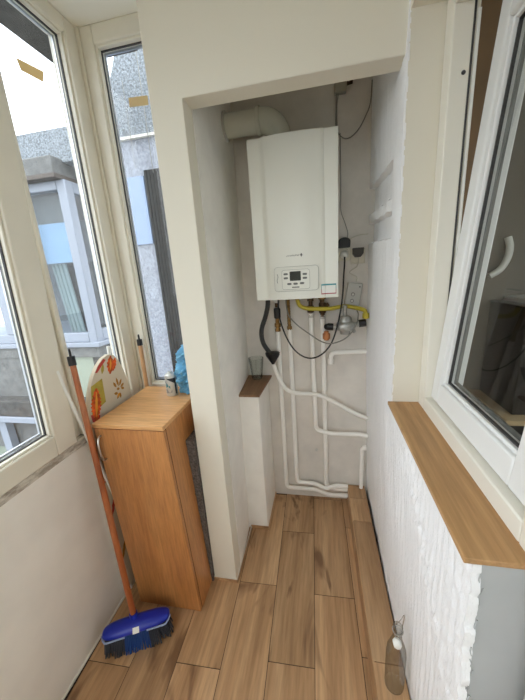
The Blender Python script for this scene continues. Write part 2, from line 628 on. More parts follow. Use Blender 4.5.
# front: column and header boxed around the niche
f = MB().mat('cream_wall')
xa, xb = -0.579, -0.458
f.prism([(xa, -0.05), (xb, -0.05), (xb, 2.141), (0.262, 2.141), (0.262, CEIL), (xa, CEIL)],
        lambda u, v, w: (u, w, v), YF, YF + 0.082)
o = f.build('wall_front', None, bevel=0.003)
tag(o, 'cream boxed column and header framing the boiler niche', 'wall', kind='structure')
o = MB().hexa([(-0.579, YF + 0.082, -0.05), (-0.456, YF + 0.082, -0.05), (-0.498, YB + 0.1, -0.05), (-0.579, YB + 0.1, -0.05)],
              [(-0.579, YF + 0.082, CEIL), (-0.456, YF + 0.082, CEIL), (-0.461, YB + 0.1, CEIL), (-0.579, YB + 0.1, CEIL)]).build('wall_niche', 'niche_wall', smooth=False)
tag(o, 'white left side wall of the boiler niche', 'wall', kind='structure')
o = bx(-0.60, 0.45, YB, YB + 0.15, -0.05, CEIL).build('wall_back', 'back_wall')
tag(o, 'white back wall of the niche behind boiler and pipes', 'wall', kind='structure')
o = bx(-0.492, -0.350, 1.485, YB, -0.02, 0.893).build('wall_ledge', 'niche_wall', bevel=0.006)
tag(o, 'short white pilaster under the small wooden ledge', 'wall', kind='structure')
b = MB().mat('tile').box(-0.579, -0.456, YF - 0.006, YF, 0.0, 0.016).box(-0.458, -0.452, YF - 0.006, 1.485, 0.0, 0.012)
b.box(-0.458, -0.347, 1.478, 1.485, 0, 0.02).box(-0.35, -0.344, 1.478, YB, 0, 0.012)
b.mat('white_grout').box(-0.579, -0.454, YF - 0.004, YF, 0.016, 0.020).box(-0.458, -0.454, YF, 1.485, 0.012, 0.017)
o = b.build('baseboard_left', None)
tag(o, 'thin brown tile edging around the foot of the column', 'skirting', kind='structure')


# right wall -----------------------------------------------------------
def relief(y, z):
    """Plaster height over the wall plane (towards the room)."""
    h = 0.0
    p = Vector((0, y * 9, z * 2.2))
    h += 0.004 * noise.noise(p * 1.3)
    h += 0.0022 * noise.noise(Vector((3, y * 60, z * 6)))
    if y < 1.45 and z < 1.02:
        amp = min(1.0, (1.45 - y) / 0.25)
        ph = y * 210 + 3.0 * noise.noise(Vector((7, y * 4, z * 3)))
        rid = math.sin(ph)
        h += amp * 0.0024 * rid * (0.6 + 0.8 * noise.noise(Vector((1, y * 7, z * 5))))
        # ragged diagonal lick of plaster towards the free end
        d = (z - 0.55) - (y - 0.47) * 0.95
        if -0.10 < d < 0.20 and y < 1.0:
            k = 1 - abs(d - 0.05) / 0.15
            h += 0.0085 * k * (0.5 + noise.noise(Vector((5, y * 45 + z * 30, z * 28 - y * 20))))
    if y < 0.56:
        h += 0.004 * noise.noise(Vector((9, y * 40, z * 34)))
    return h


def recess(y, z):
    s = lerp(0.0, 0.03, (y - 1.26) / 0.47)   # courses run slightly uphill
    for z0, z1 in ((1.783, 1.902), (1.643, 1.735)):
        if 1.258 < y and z0 + s * 0.6 < z < z1 + s * 0.7:
            return -0.027
    return 0.0


def plaster_sheet(mb, y0, y1, z0, z1, st, edge_lo=False, skirt=0.032):
    ny, nz = max(2, int((y1 - y0) / st)), max(2, int((z1 - z0) / st))
    vs, fs = [], []
    for j in range(nz + 1):
        for i in range(ny + 1):
            y, z = lerp(y0, y1, i / ny), lerp(z0, z1, j / nz)
            yy = y
            if i == 0 and edge_lo:
                yy = y + 0.007 * noise.noise(Vector((2, 4, z * 26))) + 0.004 * noise.noise(Vector((8, 4, z * 70)))
            vs.append((xr(z) - relief(y, z) - recess(y, z), yy, z))
    W = ny + 1
    for j in range(nz):
        for i in range(ny):
            fs.append((j * W + i, (j + 1) * W + i, (j + 1) * W + i + 1, j * W + i + 1))
    # skirt back into the wall
    n0 = len(vs)
    loop = [i for i in range(W)] + [j * W + ny for j in range(1, nz + 1)] + [nz * W + i for i in range(ny - 1, -1, -1)] + [j * W for j in range(nz - 1, 0, -1)]
    for q in loop:
        x, y, z = vs[q]
        vs.append((max(xr(z) + skirt, x + 0.004), y, z))
    L = len(loop)
    for k in range(L):
        fs.append((loop[k], loop[(k + 1) % L], n0 + (k + 1) % L, n0 + k))
    mb.add(vs, fs)


YS0, YREV, ZS = 0.468, 1.12, 1.034
w = MB().mat('plaster')
plaster_sheet(w, YREV, YB, 0.0, CEIL, 0.006, True, 0.006)
plaster_sheet(w, YS0, YREV - 0.0005, 0.0, ZS, 0.007, True, 0.017)
w.mat('cream_wall')
w.box(0.287, 0.43, YREV + 0.05, 2.4, -0.05, CEIL).box(0.2535, 0.43, YREV, YREV + 0.08, ZS, CEIL)                       # reveal side
w.box(0.255, 0.43, YS0 - 0.015, YREV, 2.235, CEIL)               # over the window
w.box(0.262, 0.43, -2.25, -0.45, -0.05, CEIL)
w.box(0.262, 0.43, -0.45, YS0 - 0.015, 2.235, CEIL)
w.mat('grey_paint')
w.hexa([(0.293, YS0 + 0.004, -0.05), (0.43, YS0 + 0.004, -0.05), (0.43, YREV, -0.05), (0.293, YREV, -0.05)],
       [(0.264, YS0 + 0.004, ZS), (0.43, YS0 + 0.004, ZS), (0.43, YREV, ZS), (0.264, YREV, ZS)])
# rough grey smear lapping on the plaster edge
for k in range(26):
    z = 0.10 + 0.036 * k + random.uniform(-0.01, 0.01)
    y = YS0 + 0.001
    x = xr(z) + 0.016
    w.tube([(x, y, z), (x + random.uniform(-0.004, 0.004), y - 0.0006, z + 0.010), (x + random.uniform(-0.003, 0.007), y, z + 0.022)], random.uniform(0.0008, 0.0018), 6, smooth=3)
o = w.build('wall_right', None, angle=60)
tag(o, 'rough white combed-plaster wall along the right side', 'wall', kind='structure')

o = bx(-1.3, 2.7, -2.4, -2.25, -0.05, 0.90).box(0.43, 0.5, -2.4, -2.25, 0.90, CEIL).box(2.55, 2.7, -2.4, -2.25, 0.90, CEIL).build('wall_rear', 'cream_wall')
tag(o, 'cream parapet closing the rear end behind the viewpoint', 'wall', kind='structure')

# tiled boxing along the foot of the right wall
def bxl(y):           # left edge of the boxing at height of its top
    return lerp(0.168, 0.153, (y - 0.73) / 0.92)
t = MB()
cuts = [-0.60, 0.19, 0.834, 1.490, 1.672, 1.795]
t.mat('grout').hexa([(bxl(-0.6) + 0.004, -0.6, 0), (0.262, -0.6, 0), (0.248, 1.79, 0), (bxl(1.79) + 0.004, 1.79, 0)],
                    [(bxl(-0.6) + 0.004, -0.6, 0.110), (0.262, -0.6, 0.110), (0.240, 1.79, 0.110), (bxl(1.79) + 0.004, 1.79, 0.110)])
t.mat('tile')
for a, b in zip(cuts[:-1], cuts[1:]):
    a += 0.001
    b -= 0.001
    n = max(2, int((b - a) / 0.03))
    for s in range(1):
        ra, rb = 0.2735 - 0.0155 * (a - 0.745), 0.2735 - 0.0155 * (b - 0.745)
        t.hexa([(bxl(a), a, 0.110), (ra, a, 0.110), (rb, b, 0.110), (bxl(b), b, 0.110)],
               [(bxl(a), a, 0.120), (ra, a, 0.120), (rb, b, 0.120), (bxl(b), b, 0.120)])
c2 = [-0.60, 0.05, 0.70, 1.34, 1.795]
for a, b in zip(c2[:-1], c2[1:]):
    a += 0.001
    b -= 0.001
    t.hexa([(bxl(a) - 0.004, a, 0), (bxl(a) + 0.006, a, 0), (bxl(b) + 0.006, b, 0), (bxl(b) - 0.004, b, 0)],
           [(bxl(a) - 0.002, a, 0.1195), (bxl(a) + 0.006, a, 0.1195), (bxl(b) + 0.006, b, 0.1195), (bxl(b) - 0.002, b, 0.1195)])
o = t.build('baseboard_right', None, bevel=0.0015)
tag(o, 'oak-look tiled boxing over the pipes along the right wall', 'skirting', kind='structure')

# sill board on the parapet
o = bx(0.238, 0.352, YS0 + 0.001, YREV - 0.002, 1.035, 1.047).build('trim_3', 'sill_wood', bevel=0.0015)
tag(o, 'oak-look sill board on the right parapet below the tilted window', 'windowsill', kind='structure')


# ------------------------------------------------------------------ window helper
def frame_ring(mb, a0, a1, b0, b1, wl, wr, wb, wt, fn, d0, d1):
    """Rectangular ring in (a, b); fn(a, b, d) -> 3D; widths left, right, bottom, top."""
    def bar(p0, p1, q0, q1):
        pts = [(p0, q0), (p1, q0), (p1, q1), (p0, q1)]
        mb.hexa([fn(u, v, d0) for u, v in pts], [fn(u, v, d1) for u, v in pts])
    bar(a0, a0 + wl, b0, b1)
    bar(a1 - wr, a1, b0, b1)
    bar(a0 + wl, a1 - wr, b0, b0 + wb)
    bar(a0 + wl, a1 - wr, b1 - wt, b1)
    return mb


def glazed(root, name, a0, a1, b0, b1, w, fn, d0, d1, frame_mat, glass_mat, steps=True, pf=0.45, spacer='spacer'):
    """A sash or fixed light: frame, glazing bead, gasket and pane as parts of root."""
    wl, wr, wb, wt = w if isinstance(w, tuple) else (w,) * 4
    m = frame_ring(MB(), a0, a1, b0, b1, wl, wr, wb, wt, fn, d0, d1)
    fr = m.build(name, frame_mat, root, bevel=0.005)
    i0, i1, j0, j1 = a0 + wl, a1 - wr, b0 + wb, b1 - wt
    dm = lerp(d0, d1, pf)
    m = frame_ring(MB(), i0 - 0.002, i1 + 0.002, j0 - 0.002, j1 + 0.002, 0.011, 0.011, 0.011, 0.011, fn, dm, lerp(d0, d1, 0.84))
    m.build('glazing_bead', frame_mat if steps else 'bead', root, bevel=0.003)
    m = frame_ring(MB(), i0 + 0.0085, i1 - 0.0085, j0 + 0.0085, j1 - 0.0085, 0.0042, 0.0042, 0.0042, 0.0042, fn, dm, dm + 0.008)
    m.build('gasket', 'gasket', root)
    m = frame_ring(MB(), i0 + 0.011, i1 - 0.011, j0 + 0.011, j1 - 0.011, 0.008, 0.008, 0.008, 0.008, fn, dm - 0.016 * (1 if d1 > d0 else -1), dm - 0.008 * (1 if d1 > d0 else -1))
    m.build('spacer_bar', spacer, root)
    pts = [(i0 + 0.008, j0 + 0.008), (i1 - 0.008, j0 + 0.008), (i1 - 0.008, j1 - 0.008), (i0 + 0.008, j1 - 0.008)]
    m = MB()
    m.hexa([fn(u, v, dm - 0.004) for u, v in pts], [fn(u, v, dm + 0.004) for u, v in pts])
    m.build('pane', glass_mat, root, smooth=False)
    return fr


# window_1: left casement, slightly tilted in at its top, over its own fixed frame
W1 = thing('window_1', (-1.03, 0.3, 0.918), 'white casement window at the left edge beside the corner pane', 'window', kind='structure')
th = math.radians(2.6)
def fn1(a, b, d):
    # a = y, b = height over the hinge, d = depth towards the room
    return (-1.050 + d * math.cos(th) + b * math.sin(th), a, 0.930 + b * math.cos(th) - d * math.sin(th))
fr1 = glazed(W1, 'sash', 0.10, 0.925, 0.0, 1.585, (0.10, 0.094, 0.083, 0.10), fn1, 0.0, 0.058, 'old_pvc', 'dusty_glass')
def fnl(a, b, d):
    return (-1.10 + d, a, b)
frame_ring(MB(), 0.02, 0.995, 0.918, CEIL, 0.06, 0.062, 0.04, 0.075, fnl, -0.01, 0.058).build('frame', 'old_pvc', W1, bevel=0.004)

# window_2: fixed light between the casement and the corner
W2 = thing('window_2', (-1.06, 1.2, 0.918), 'narrow fixed window left of the corner post with a tape scrap', 'window', kind='structure')
glazed(W2, 'frame', 0.996, 1.43, 0.918, CEIL, (0.02, 0.066, 0.062, 0.058), fnl, -0.01, 0.075, 'old_pvc', 'dusty_glass', pf=0.52)

# window_3: end light facing down the balcony
W3 = thing('window_3', (-0.78, 1.47, 0.93), 'tall narrow end window above the beech cupboard', 'window', kind='structure')
def fne(a, b, d):
    return (a, 1.50 - d, b)
glazed(W3, 'frame', -1.012, -0.52, 0.932, CEIL, (0.058, 0.06, 0.052, 0.070), fne, -0.01, 0.062, 'old_pvc', 'dusty_glass')
o = bx(-1.10, -1.012, 1.43, 1.56, 0.918, CEIL).build('corner_post', 'old_pvc', W3, bevel=0.004)

# windows further back along the left side (towards and behind the viewpoint)
for k, (ya, yb) in enumerate([(-0.86, 0.018), (-2.2, -0.862)]):
    Wk = thing('window_%d' % (5 + k), (-1.06, ya, 0.918), ['white casement in the left window row next to the viewpoint', 'white casement at the rear end of the left window row'][k], 'window', kind='structure')
    glazed(Wk, 'frame', ya, yb, 0.918, CEIL, 0.09, fnl, -0.01, 0.075, 'old_pvc', 'dusty_glass')

W7 = thing('window_7', (-0.4, -2.3, 0.9), 'wide unseen window added at the rear end to let in sky light', 'window', kind='structure')  # unseen glazing added to bring daylight in from behind
glazed(W7, 'frame', -1.10, 0.43, 0.90, CEIL, 0.08, lambda a, b, d: (a, -2.36 + d, b), 0.0, 0.07, 'old_pvc', 'glass')

W9 = thing('window_9', (2.65, 0.2, 0.9), 'wide unseen window added in the far side wall to light the kitchen', 'window', kind='structure')  # added out of view to brighten the kitchen from the side
glazed(W9, 'frame', -1.6, 1.5, 0.90, 2.45, 0.08, lambda a, b, d: (2.68 - d, a, b), 0.0, 0.07, 'old_pvc', 'glass')
W8 = thing('window_8', (1.45, -2.3, 0.9), 'unseen kitchen window added in the rear wall for light', 'window', kind='structure')  # added out of view to brighten the kitchen from the rear
glazed(W8, 'frame', 0.50, 2.55, 0.90, CEIL, 0.08, lambda a, b, d: (a, -2.36 + d, b), 0.0, 0.07, 'old_pvc', 'glass')

# window_4: right window, sash tilted into the kitchen
W4 = thing('window_4', (0.38, 0.8, 1.035), 'white window over the oak sill with its sash tilted inwards', 'window', kind='structure')
def fnr(a, b, d):
    return (0.345 + d, a, b)
fr4 = frame_ring(MB(), 0.46, 1.118, 1.040, 2.232, 0.055, 0.058, 0.052, 0.045, fnr, 0.0, 0.05)
frame_ring(fr4, 0.475, 1.103, 1.050, 2.222, 0.022, 0.022, 0.022, 0.022, fnr, 0.05, 0.072)
fr4.build('frame', 'warm_pvc', W4, bevel=0.004)
m = frame_ring(MB(), 0.512, 1.064, 1.088, 2.190, 0.003, 0.003, 0.003, 0.003, fnr, 0.048, 0.054)
m.build('gasket', 'gasket', W4)
m = MB().tube([(0.380, 1.061, 2.035), (0.380, 1.0585, 2.035)], 0.0055, 12)
m.build('cam_hole', 'gasket', W4)
m = bx(0.402, 0.410, 1.0585, 1.0615, 1.18, 2.17).box(0.401, 0.412, 1.054, 1.062, 1.585, 1.625)
m.build('lock_strip', 'white_plastic', W4, bevel=0.001)
t4 = math.radians(4.7)
def fn4(a, b, d):
    return (0.364 + d * math.cos(t4) + b * math.sin(t4), a, 1.098 + b * math.cos(t4) - d * math.sin(t4))
glazed(W4, 'sash', 0.512, 1.056, 0.0, 1.10, (0.09, 0.056, 0.066, 0.09), lambda a, b, d: fn4(a, b, 0.07 - d), 0.0, 0.07, 'pvc', 'coated_glass', pf=0.60, spacer='dark_spacer')

# door_1: balcony door beside the viewpoint, in the right wall
D1 = thing('door_1', (0.40, 0.0, 0), 'white glazed balcony door in the right wall', 'door', kind='structure')
def fnd(a, b, d):
    return (0.36 + d, a, b)
glazed(D1, 'frame', -0.448, YS0 - 0.012, 0.0, 2.233, (0.10, 0.10, 0.75, 0.10), fnd, 0.0, 0.07, 'pvc', 'glass')

# kitchen behind the right window
k = MB().mat('kitchen_wall')
k.box(0.43, 2.6, 2.4, 2.5, -0.05, CEIL).box(2.6, 2.7, -2.25, -1.6, -0.05, CEIL).box(2.6, 2.7, 1.5, 2.5, -0.05, CEIL).box(2.6, 2.7, -1.6, 1.5, -0.05, 0.9).box(2.6, 2.7, -1.6, 1.5, 2.45, CEIL)
o = k.build('wall_kitchen', None)
tag(o, 'taupe walls of the dim kitchen seen through the right window', 'wall', kind='structure')
o = bx(0.43, 2.6, -2.25, 2.4, -0.08, 0.0).build('floor_kitchen', 'brown_panel')
tag(o, 'brown floor of the kitchen behind the right window', 'floor', kind='structure')

# ================================================================== OUTSIDE
o = bx(-40, 30, -70, 30, -3.3, -3.2).build('ground', 'ground')
tag(o, 'grey paved yard below the balconies', 'ground', kind='structure')
o = bx(-1.52, -1.0, 1.0, 1.92, 2.80, 2.98).build('slab', 'dark_concrete', bevel=0.006)
tag(o, 'grey projecting roof slab above the left windows', 'slab', kind='structure')

# stucco wall with painted pane reflection and ribbed sheet, seen through the end window
SW = thing('wall_neighbour', (-0.9, 2.4, -3.2), 'pale stucco house wall seen through the end window', 'wall', kind='structure')
m = MB().mat('stucco').prism([(-1.47, 2.56), (-0.3, 2.56), (-0.3, 3.9), (-1.06, 3.9), (-1.34, 3.15), (-1.485, 2.84)], lambda u, v, w_: (u, w_, v), 2.30, 2.55).mat('stucco_pale').box(-1.46, -0.3, 2.31, 2.55, -3.2, 2.545)
m.mat('white_grout').box(-1.46, -0.3, 2.285, 2.31, 2.545, 2.562)
m.build('rendered_wall', None, SW)
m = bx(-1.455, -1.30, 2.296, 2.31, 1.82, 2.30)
m.build('sky_reflection_panel', 'pale_blue', SW)  # pale blue panel painted as sky reflected in a pane
m = MB()
for i in range(7):
    x = -1.275 + i * 0.026
    m.tube([(x, 2.295, -3.2), (x, 2.295, 2.33)], 0.0135, 8)
m.build('ribbed_sheet', 'ribbed', SW)
m = MB().tube([(-1.20, 2.27, 2.30), (-1.20, 2.27, 3.6)], 0.0028, 6).tube([(-1.345, 2.285, 2.35), (-1.345, 2.285, 2.9)], 0.0022, 6)
m.build('wall_cable', 'cable_grey', SW)

# the enclosed balcony across the corner
NB = thing('neighbour_balcony', (-3.0, 3.0, -3.2), 'enclosed balcony of the neighbour with bluish white window frames seen through the left window', 'balcony')
Yn, Xn = 2.49, -2.15
bx(-5.2, -1.70, 2.56, 4.2, 2.575, 2.83).build('stucco_band', 'stucco', NB)
bx(-5.2, -2.19, 2.44, 4.2, 2.46, 2.60).build('slab_edge', 'concrete', NB, bevel=0.01)
bx(-5.2, -2.17, 2.42, 4.2, 2.425, 2.462).build('drip_edge', 'brown_strip', NB, bevel=0.006)
m = MB()
m.box(Xn - 0.09, Xn, Yn, Yn + 0.09, 0.93, 2.425)                     # corner post
m.box(-5.2, Xn - 0.09, Yn, Yn + 0.07, 2.35, 2.425).box(-5.2, Xn - 0.09, Yn, Yn + 0.07, 0.99, 1.085)
m.box(-3.20, -3.06, Yn - 0.004, Yn + 0.07, 1.085, 2.35).box(-2.72, -2.66, Yn, Yn + 0.07, 1.085, 2.35)
m.box(Xn - 0.07, Xn, Yn + 0.09, 4.2, 2.33, 2.425).box(Xn - 0.07, Xn, Yn + 0.09, 4.2, 0.99, 1.10)
m.box(Xn - 0.07, Xn + 0.004, 2.72, 2.80, 1.10, 2.33).box(Xn - 0.07, Xn, 3.4, 3.5, 1.10, 2.33)
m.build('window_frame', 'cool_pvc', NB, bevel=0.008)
bx(-2.66, Xn - 0.09, Yn + 0.03, Yn + 0.04, 1.085, 2.35).build('pane', 'n_glass', NB)
bx(-3.06, -2.72, Yn + 0.03, Yn + 0.04, 1.085, 2.35).build('pane', 'n_glass', NB)
bx(-5.2, -3.20, Yn + 0.03, Yn + 0.04, 1.085, 2.35).build('pane', 'n_glass', NB)
bx(Xn - 0.04, Xn - 0.03, Yn + 0.09, 4.2, 1.10, 2.33).build('pane', 'n_glass', NB)
bx(-5.2, Xn - 0.02, 4.1, 4.2, -3.2, 2.45).build('inner_wall', 'dark_room', NB)
m = MB()
for i in range(7):
    m.tube([(-2.56 + i * 0.022, 2.66 + 0.012 * (i % 2), 1.06), (-2.62 + i * 0.022, 2.66 + 0.012 * (i % 2), 1.75)], 0.016, 8)
m.build('curtain', 'curtain', NB)
bx(-2.655, Xn - 0.095, 2.60, 2.61, 1.755, 2.11).build('blue_sky_reflection', 'sky_blue', NB)  # blue sheet behind the glass painted as reflected sky
bx(-2.655, Xn - 0.095, 2.60, 2.612, 2.11, 2.345).build('grey_reflection', 'concrete', NB)  # grey sheet painted as the top of the same reflection
bx(-2.655, Xn - 0.095, 2.74, 2.80, 0.99, 1.755).build('dark_reflection', 'dark_concrete', NB)  # dark box stands in for the reflection of a dark building
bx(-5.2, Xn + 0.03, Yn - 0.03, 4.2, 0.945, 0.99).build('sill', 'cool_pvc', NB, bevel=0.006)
bx(-5.2, Xn - 0.0, Yn - 0.01, 4.2, 0.84, 0.945).build('concrete_edge', 'concrete', NB)
bx(-2.76, Xn - 0.10, Yn + 0.01, Yn + 0.06, -0.25, 0.84).build('green_panel', 'pale_green', NB)
bx(Xn - 0.10, Xn, Yn, 4.2, -3.2, 0.84).build('corner_pier', 'dark_concrete', NB)
bx(-5.2, -2.76, Yn, Yn + 0.08, -0.25, 0.84).build('grey_panel', 'concrete', NB)
bx(-5.2, -2.30, Yn - 0.14, 4.2, 0.22, 0.40).build('ledge', 'dark_concrete', NB, bevel=0.01)
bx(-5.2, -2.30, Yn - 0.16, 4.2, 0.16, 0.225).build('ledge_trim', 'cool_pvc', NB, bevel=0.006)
m = MB()
for x in (-2.9, -3.5, -4.1):
    m.box(x - 0.05, x + 0.05, Yn - 0.1, Yn - 0.02, -3.2, 0.16)
m.build('lower_post', 'cool_pvc', NB)
bx(-5.2, Xn - 0.10, Yn + 0.06, 4.2, -3.2, -0.25).build('lower_wall', 'pale_green', NB)

# ================================================================== BOILER AND FLUE
BO = thing('wall_boiler', (-0.124, 1.65, 1.411), 'white wall-hung gas boiler with small display in the niche', 'boiler')
bx0, bx1, bz0, bz1 = -0.324, 0.076, 1.411, 2.125
bx(bx0, bx1, 1.515, YB - 0.001, bz0 + 0.004, bz1 - 0.003).build('casing', 'boiler', BO, bevel=0.006)
prof = []
N = 40
for i in range(N + 1):
    x = lerp(bx0, bx1, i / N)
    y = 1.502
    if -0.258 < x < 0.016:
        u = (x + 0.121) / 0.137
        y = 1.496 - 0.012 * (1 - u * u)
    prof.append((x, y))
prof += [(bx1, 1.518), (bx0, 1.518)]
MB().prism(prof, lambda u, v, w: (u, v, w), bz0, bz1).build('front_panel', 'boiler', BO, bevel=0.002)


def yfront(x):
    if -0.258 < x < 0.016:
        u = (x + 0.121) / 0.137
        return 1.496 - 0.012 * (1 - u * u)
    return 1.502


def plate(mb, x0, x1, z0, z1, t, r=0.012, off=0.0, seg=5):
    """Rounded plate lying on the boiler front, following its bow."""
    pts = []
    for cx, cz, a0 in ((x1 - r, z1 - r, 0), (x0 + r, z1 - r, 90), (x0 + r, z0 + r, 180), (x1 - r, z0 + r, 270)):
        for s in range(seg + 1):
            a = math.radians(a0 + 90 * s / seg)
            pts.append((cx + r * math.cos(a), cz + r * math.sin(a)))
    return mb.prism(pts, lambda u, v, w: (u, 1.4855 - w - off, v), 0.0, t)


plate(MB(), -0.2273, -0.0147, 1.4507, 1.5673, 0.0022, 0.017).build('panel_outline', 'boiler_line', BO)
CP = plate(MB(), -0.226, -0.016, 1.452, 1.566, 0.0035, 0.016).build('control_panel', 'boiler_panel', BO, bevel=0.001)
plate(MB(), -0.1905, -0.0565, 1.4595, 1.5525, 0.0012, 0.012, 0.0032).build('outline', 'boiler_line', CP)
plate(MB(), -0.1890, -0.0580, 1.4610, 1.5510, 0.0014, 0.011, 0.0036).build('keypad', 'boiler', CP)
plate(MB(), -0.152, -0.099, 1.500, 1.544, 0.0012, 0.003, 0.0045).build('display', 'lcd', CP)
for bxx, bzz in ((-0.171, 1.533), (-0.171, 1.514), (-0.080, 1.529), (-0.080, 1.511), (-0.155, 1.486), (-0.125, 1.486), (-0.094, 1.487)):
    plate(MB(), bxx - 0.0105, bxx + 0.0105, bzz - 0.0048, bzz + 0.0048, 0.0025, 0.0045, 0.0045).build('button', 'button', CP)
m = plate(MB(), -0.143, -0.107, 1.4665, 1.4725, 0.0006, 0.002, 0.0048)
m.build('printed_strip', 'print_grey', CP)
m = MB().tube([(-0.212, 1.4815, 1.535), (-0.209, 1.481, 1.520), (-0.214, 1.481, 1.505), (-0.211, 1.481, 1.492)], 0.0012, 6, smooth=3)
m.build('printed_curl', 'print_grey', CP)
# small unreadable maker's line ending in a lozenge
m = MB()
x = -0.1645
hs = [0.004, 0.005, 0.0045, 0.006, 0.006, 0.0062, 0.006, 0.0062, 0.006, 0.0058, 0.006]
for i, h in enumerate(hs):
    t_ = 0.0011 if i < 4 else 0.0016
    z0 = 1.6135
    yq = yfront(x)
    m.box(x, x + t_, yq - 0.001, yq + 0.001, z0, z0 + h)
    m.box(x, x + 0.0042, yq - 0.001, yq + 0.001, z0 + (h - t_ if i % 3 else 0), z0 + (h if i % 3 else t_))
    if i % 2:
        m.box(x + 0.0032, x + 0.0042, yq - 0.001, yq + 0.001, z0, z0 + h)
    x += 0.0058
cx = -0.094
m.prism([(cx - 0.006, 1.617), (cx, 1.608), (cx + 0.006, 1.617), (cx, 1.626)], lambda u, v, w: (u, yfront(cx) + 0.001 - w, v), 0, 0.0025)
m.build('maker_mark', 'print_grey', BO)
ST = MB()
def stick(mt, x0, x1, z0, z1, k):
    ST.mat(mt)
    n = max(1, int((x1 - x0) / 0.004))
    xs = [lerp(x0, x1, q / n) for q in range(n + 1)]
    pts = [(x, yfront(x) - 0.0006 - k) for x in xs] + [(x, yfront(x) + 0.0006) for x in reversed(xs)]
    ST.prism(pts, lambda u, v, w_: (u, v, w_), z0, z1)
stick('white_plastic', -0.004, 0.066, 1.428, 1.476, 0.0)
stick('teal', -0.004, 0.066, 1.469, 1.476, 0.0006)
stick('teal', -0.004, -0.0015, 1.452, 1.469, 0.0006)
stick('teal', 0.0635, 0.066, 1.452, 1.469, 0.0006)
stick('red_print', -0.004, 0.066, 1.428, 1.4325, 0.0006)
stick('red_print', -0.004, -0.0015, 1.4325, 1.452, 0.0006)
stick('red_print', 0.0635, 0.066, 1.4325, 1.452, 0.0006)
o = ST.build('sticker', None, BO)
part_label(o, 'white sticker with teal top edge and red bottom edge')

FL = thing('flue_pipe', (-0.185, 1.66, bz1), 'shiny white flue pipe bending from boiler top into the left wall', 'flue pipe')
r = 0.056
cx, cy, cz = -0.190, 1.66, 2.255
pts = [(cx, cy, bz1 - 0.002), (cx, cy, 2.165)]
for s in range(1, 10):
    a = math.radians(90 * s / 9)
    pts.append((cx - 0.09 + 0.09 * math.cos(a), cy, 2.165 + 0.09 * math.sin(a)))
pts.append((-0.30, cy, cz))
MB().tube(pts, r, 24).build('elbow', 'flue', FL)
MB().tube([(-0.285, cy, cz), (-0.470, cy, cz)], 0.053, 24).build('straight_pipe', 'flue', FL)
MB().tube([(-0.278, cy, cz), (-0.281, cy, cz), (-0.297, cy, cz), (-0.300, cy, cz)], [0.057, 0.0605, 0.0605, 0.057], 24).build('collar', 'flue', FL)
MB().tube([(-0.450, cy, cz), (-0.462, cy, cz)], 0.064, 24).build('wall_rosette', 'lightgrey', FL)

# ================================================================== PIPEWORK
PY = 1.766


def nut(c, r, h, axis='z'):
    return MB().lathe([(r * 0.9, -h / 2), (r, -h / 2 + 0.002), (r, h / 2 - 0.002), (r * 0.9, h / 2)], c, axis, seg=6)


G = 'white painted heating pipes under the boiler'
BT = bz0 + 0.004
# first pipe
P1 = thing('heating_pipe', (-0.265, PY, 0.04), 'leftmost white pipe dropping from boiler then running low under the others', 'pipe', G)
MB().elbow_pipe([(-0.266, PY, 1.20), (-0.262, PY, 0.088), (-0.055, PY, 0.086), (0.018, PY, 0.052), (0.150, PY, 0.056)], 0.0135, 0.03).build('pipe_run', 'pipe', P1)
MB().tube([(-0.260, 1.745, BT), (-0.262, 1.75, 1.345)], 0.012, 12).build('tail', 'dark_brass', P1)
nut((-0.261, 1.747, 1.385), 0.019, 0.03).build('nut', 'lightgrey', P1)
MB().lathe([(0.016, 0), (0.020, 0.006), (0.020, 0.055), (0.016, 0.062)], (-0.263, 1.752, 1.278), seg=16).build('isolating_valve', 'black', P1)
MB().tube([(-0.264, 1.755, 1.28), (-0.266, PY, 1.20)], 0.012, 12).build('union', 'brass', P1)
nut((-0.2655, 1.764, 1.235), 0.019, 0.024).build('nut', 'brass', P1)
nut((-0.266, PY, 1.205), 0.017, 0.018).build('nut', 'brass', P1)
MB().tube([(-0.264, PY, 0.60), (-0.264, YB - 0.001, 0.60)], 0.006, 8).build('clip', 'pipe', P1)
# second pipe
P2 = thing('heating_pipe', (-0.192, PY, 0.1), 'second white pipe from left with a braided brass connector above', 'pipe', G)
MB().elbow_pipe([(-0.195, PY, 1.21), (-0.188, PY, 0.135), (-0.062, PY, 0.133), (0.004, 1.748, 0.106), (0.062, PY, 0.130), (0.150, PY, 0.128)], 0.0135, 0.03).build('pipe_run', 'pipe', P2)
m = MB()
pts = []
for i in range(60):
    z = lerp(1.385, 1.225, i / 59)
    pts.append((-0.1955 + 0.0015 * math.sin(i * 2.1), 1.750 + 0.018 * i / 59, z))
m.tube(pts, [0.0095 + 0.0016 * (i % 2) for i in range(60)], 10)
m.build('braided_connector', 'brass', P2)
nut((-0.195, 1.749, 1.40), 0.017, 0.026).build('nut', 'dark_brass', P2)
nut((-0.195, PY, 1.215), 0.015, 0.022).build('nut', 'brass', P2)
MB().tube([(-0.1925, PY, 0.86), (-0.1925, YB - 0.001, 0.86)], 0.006, 8).build('clip', 'pipe', P2)
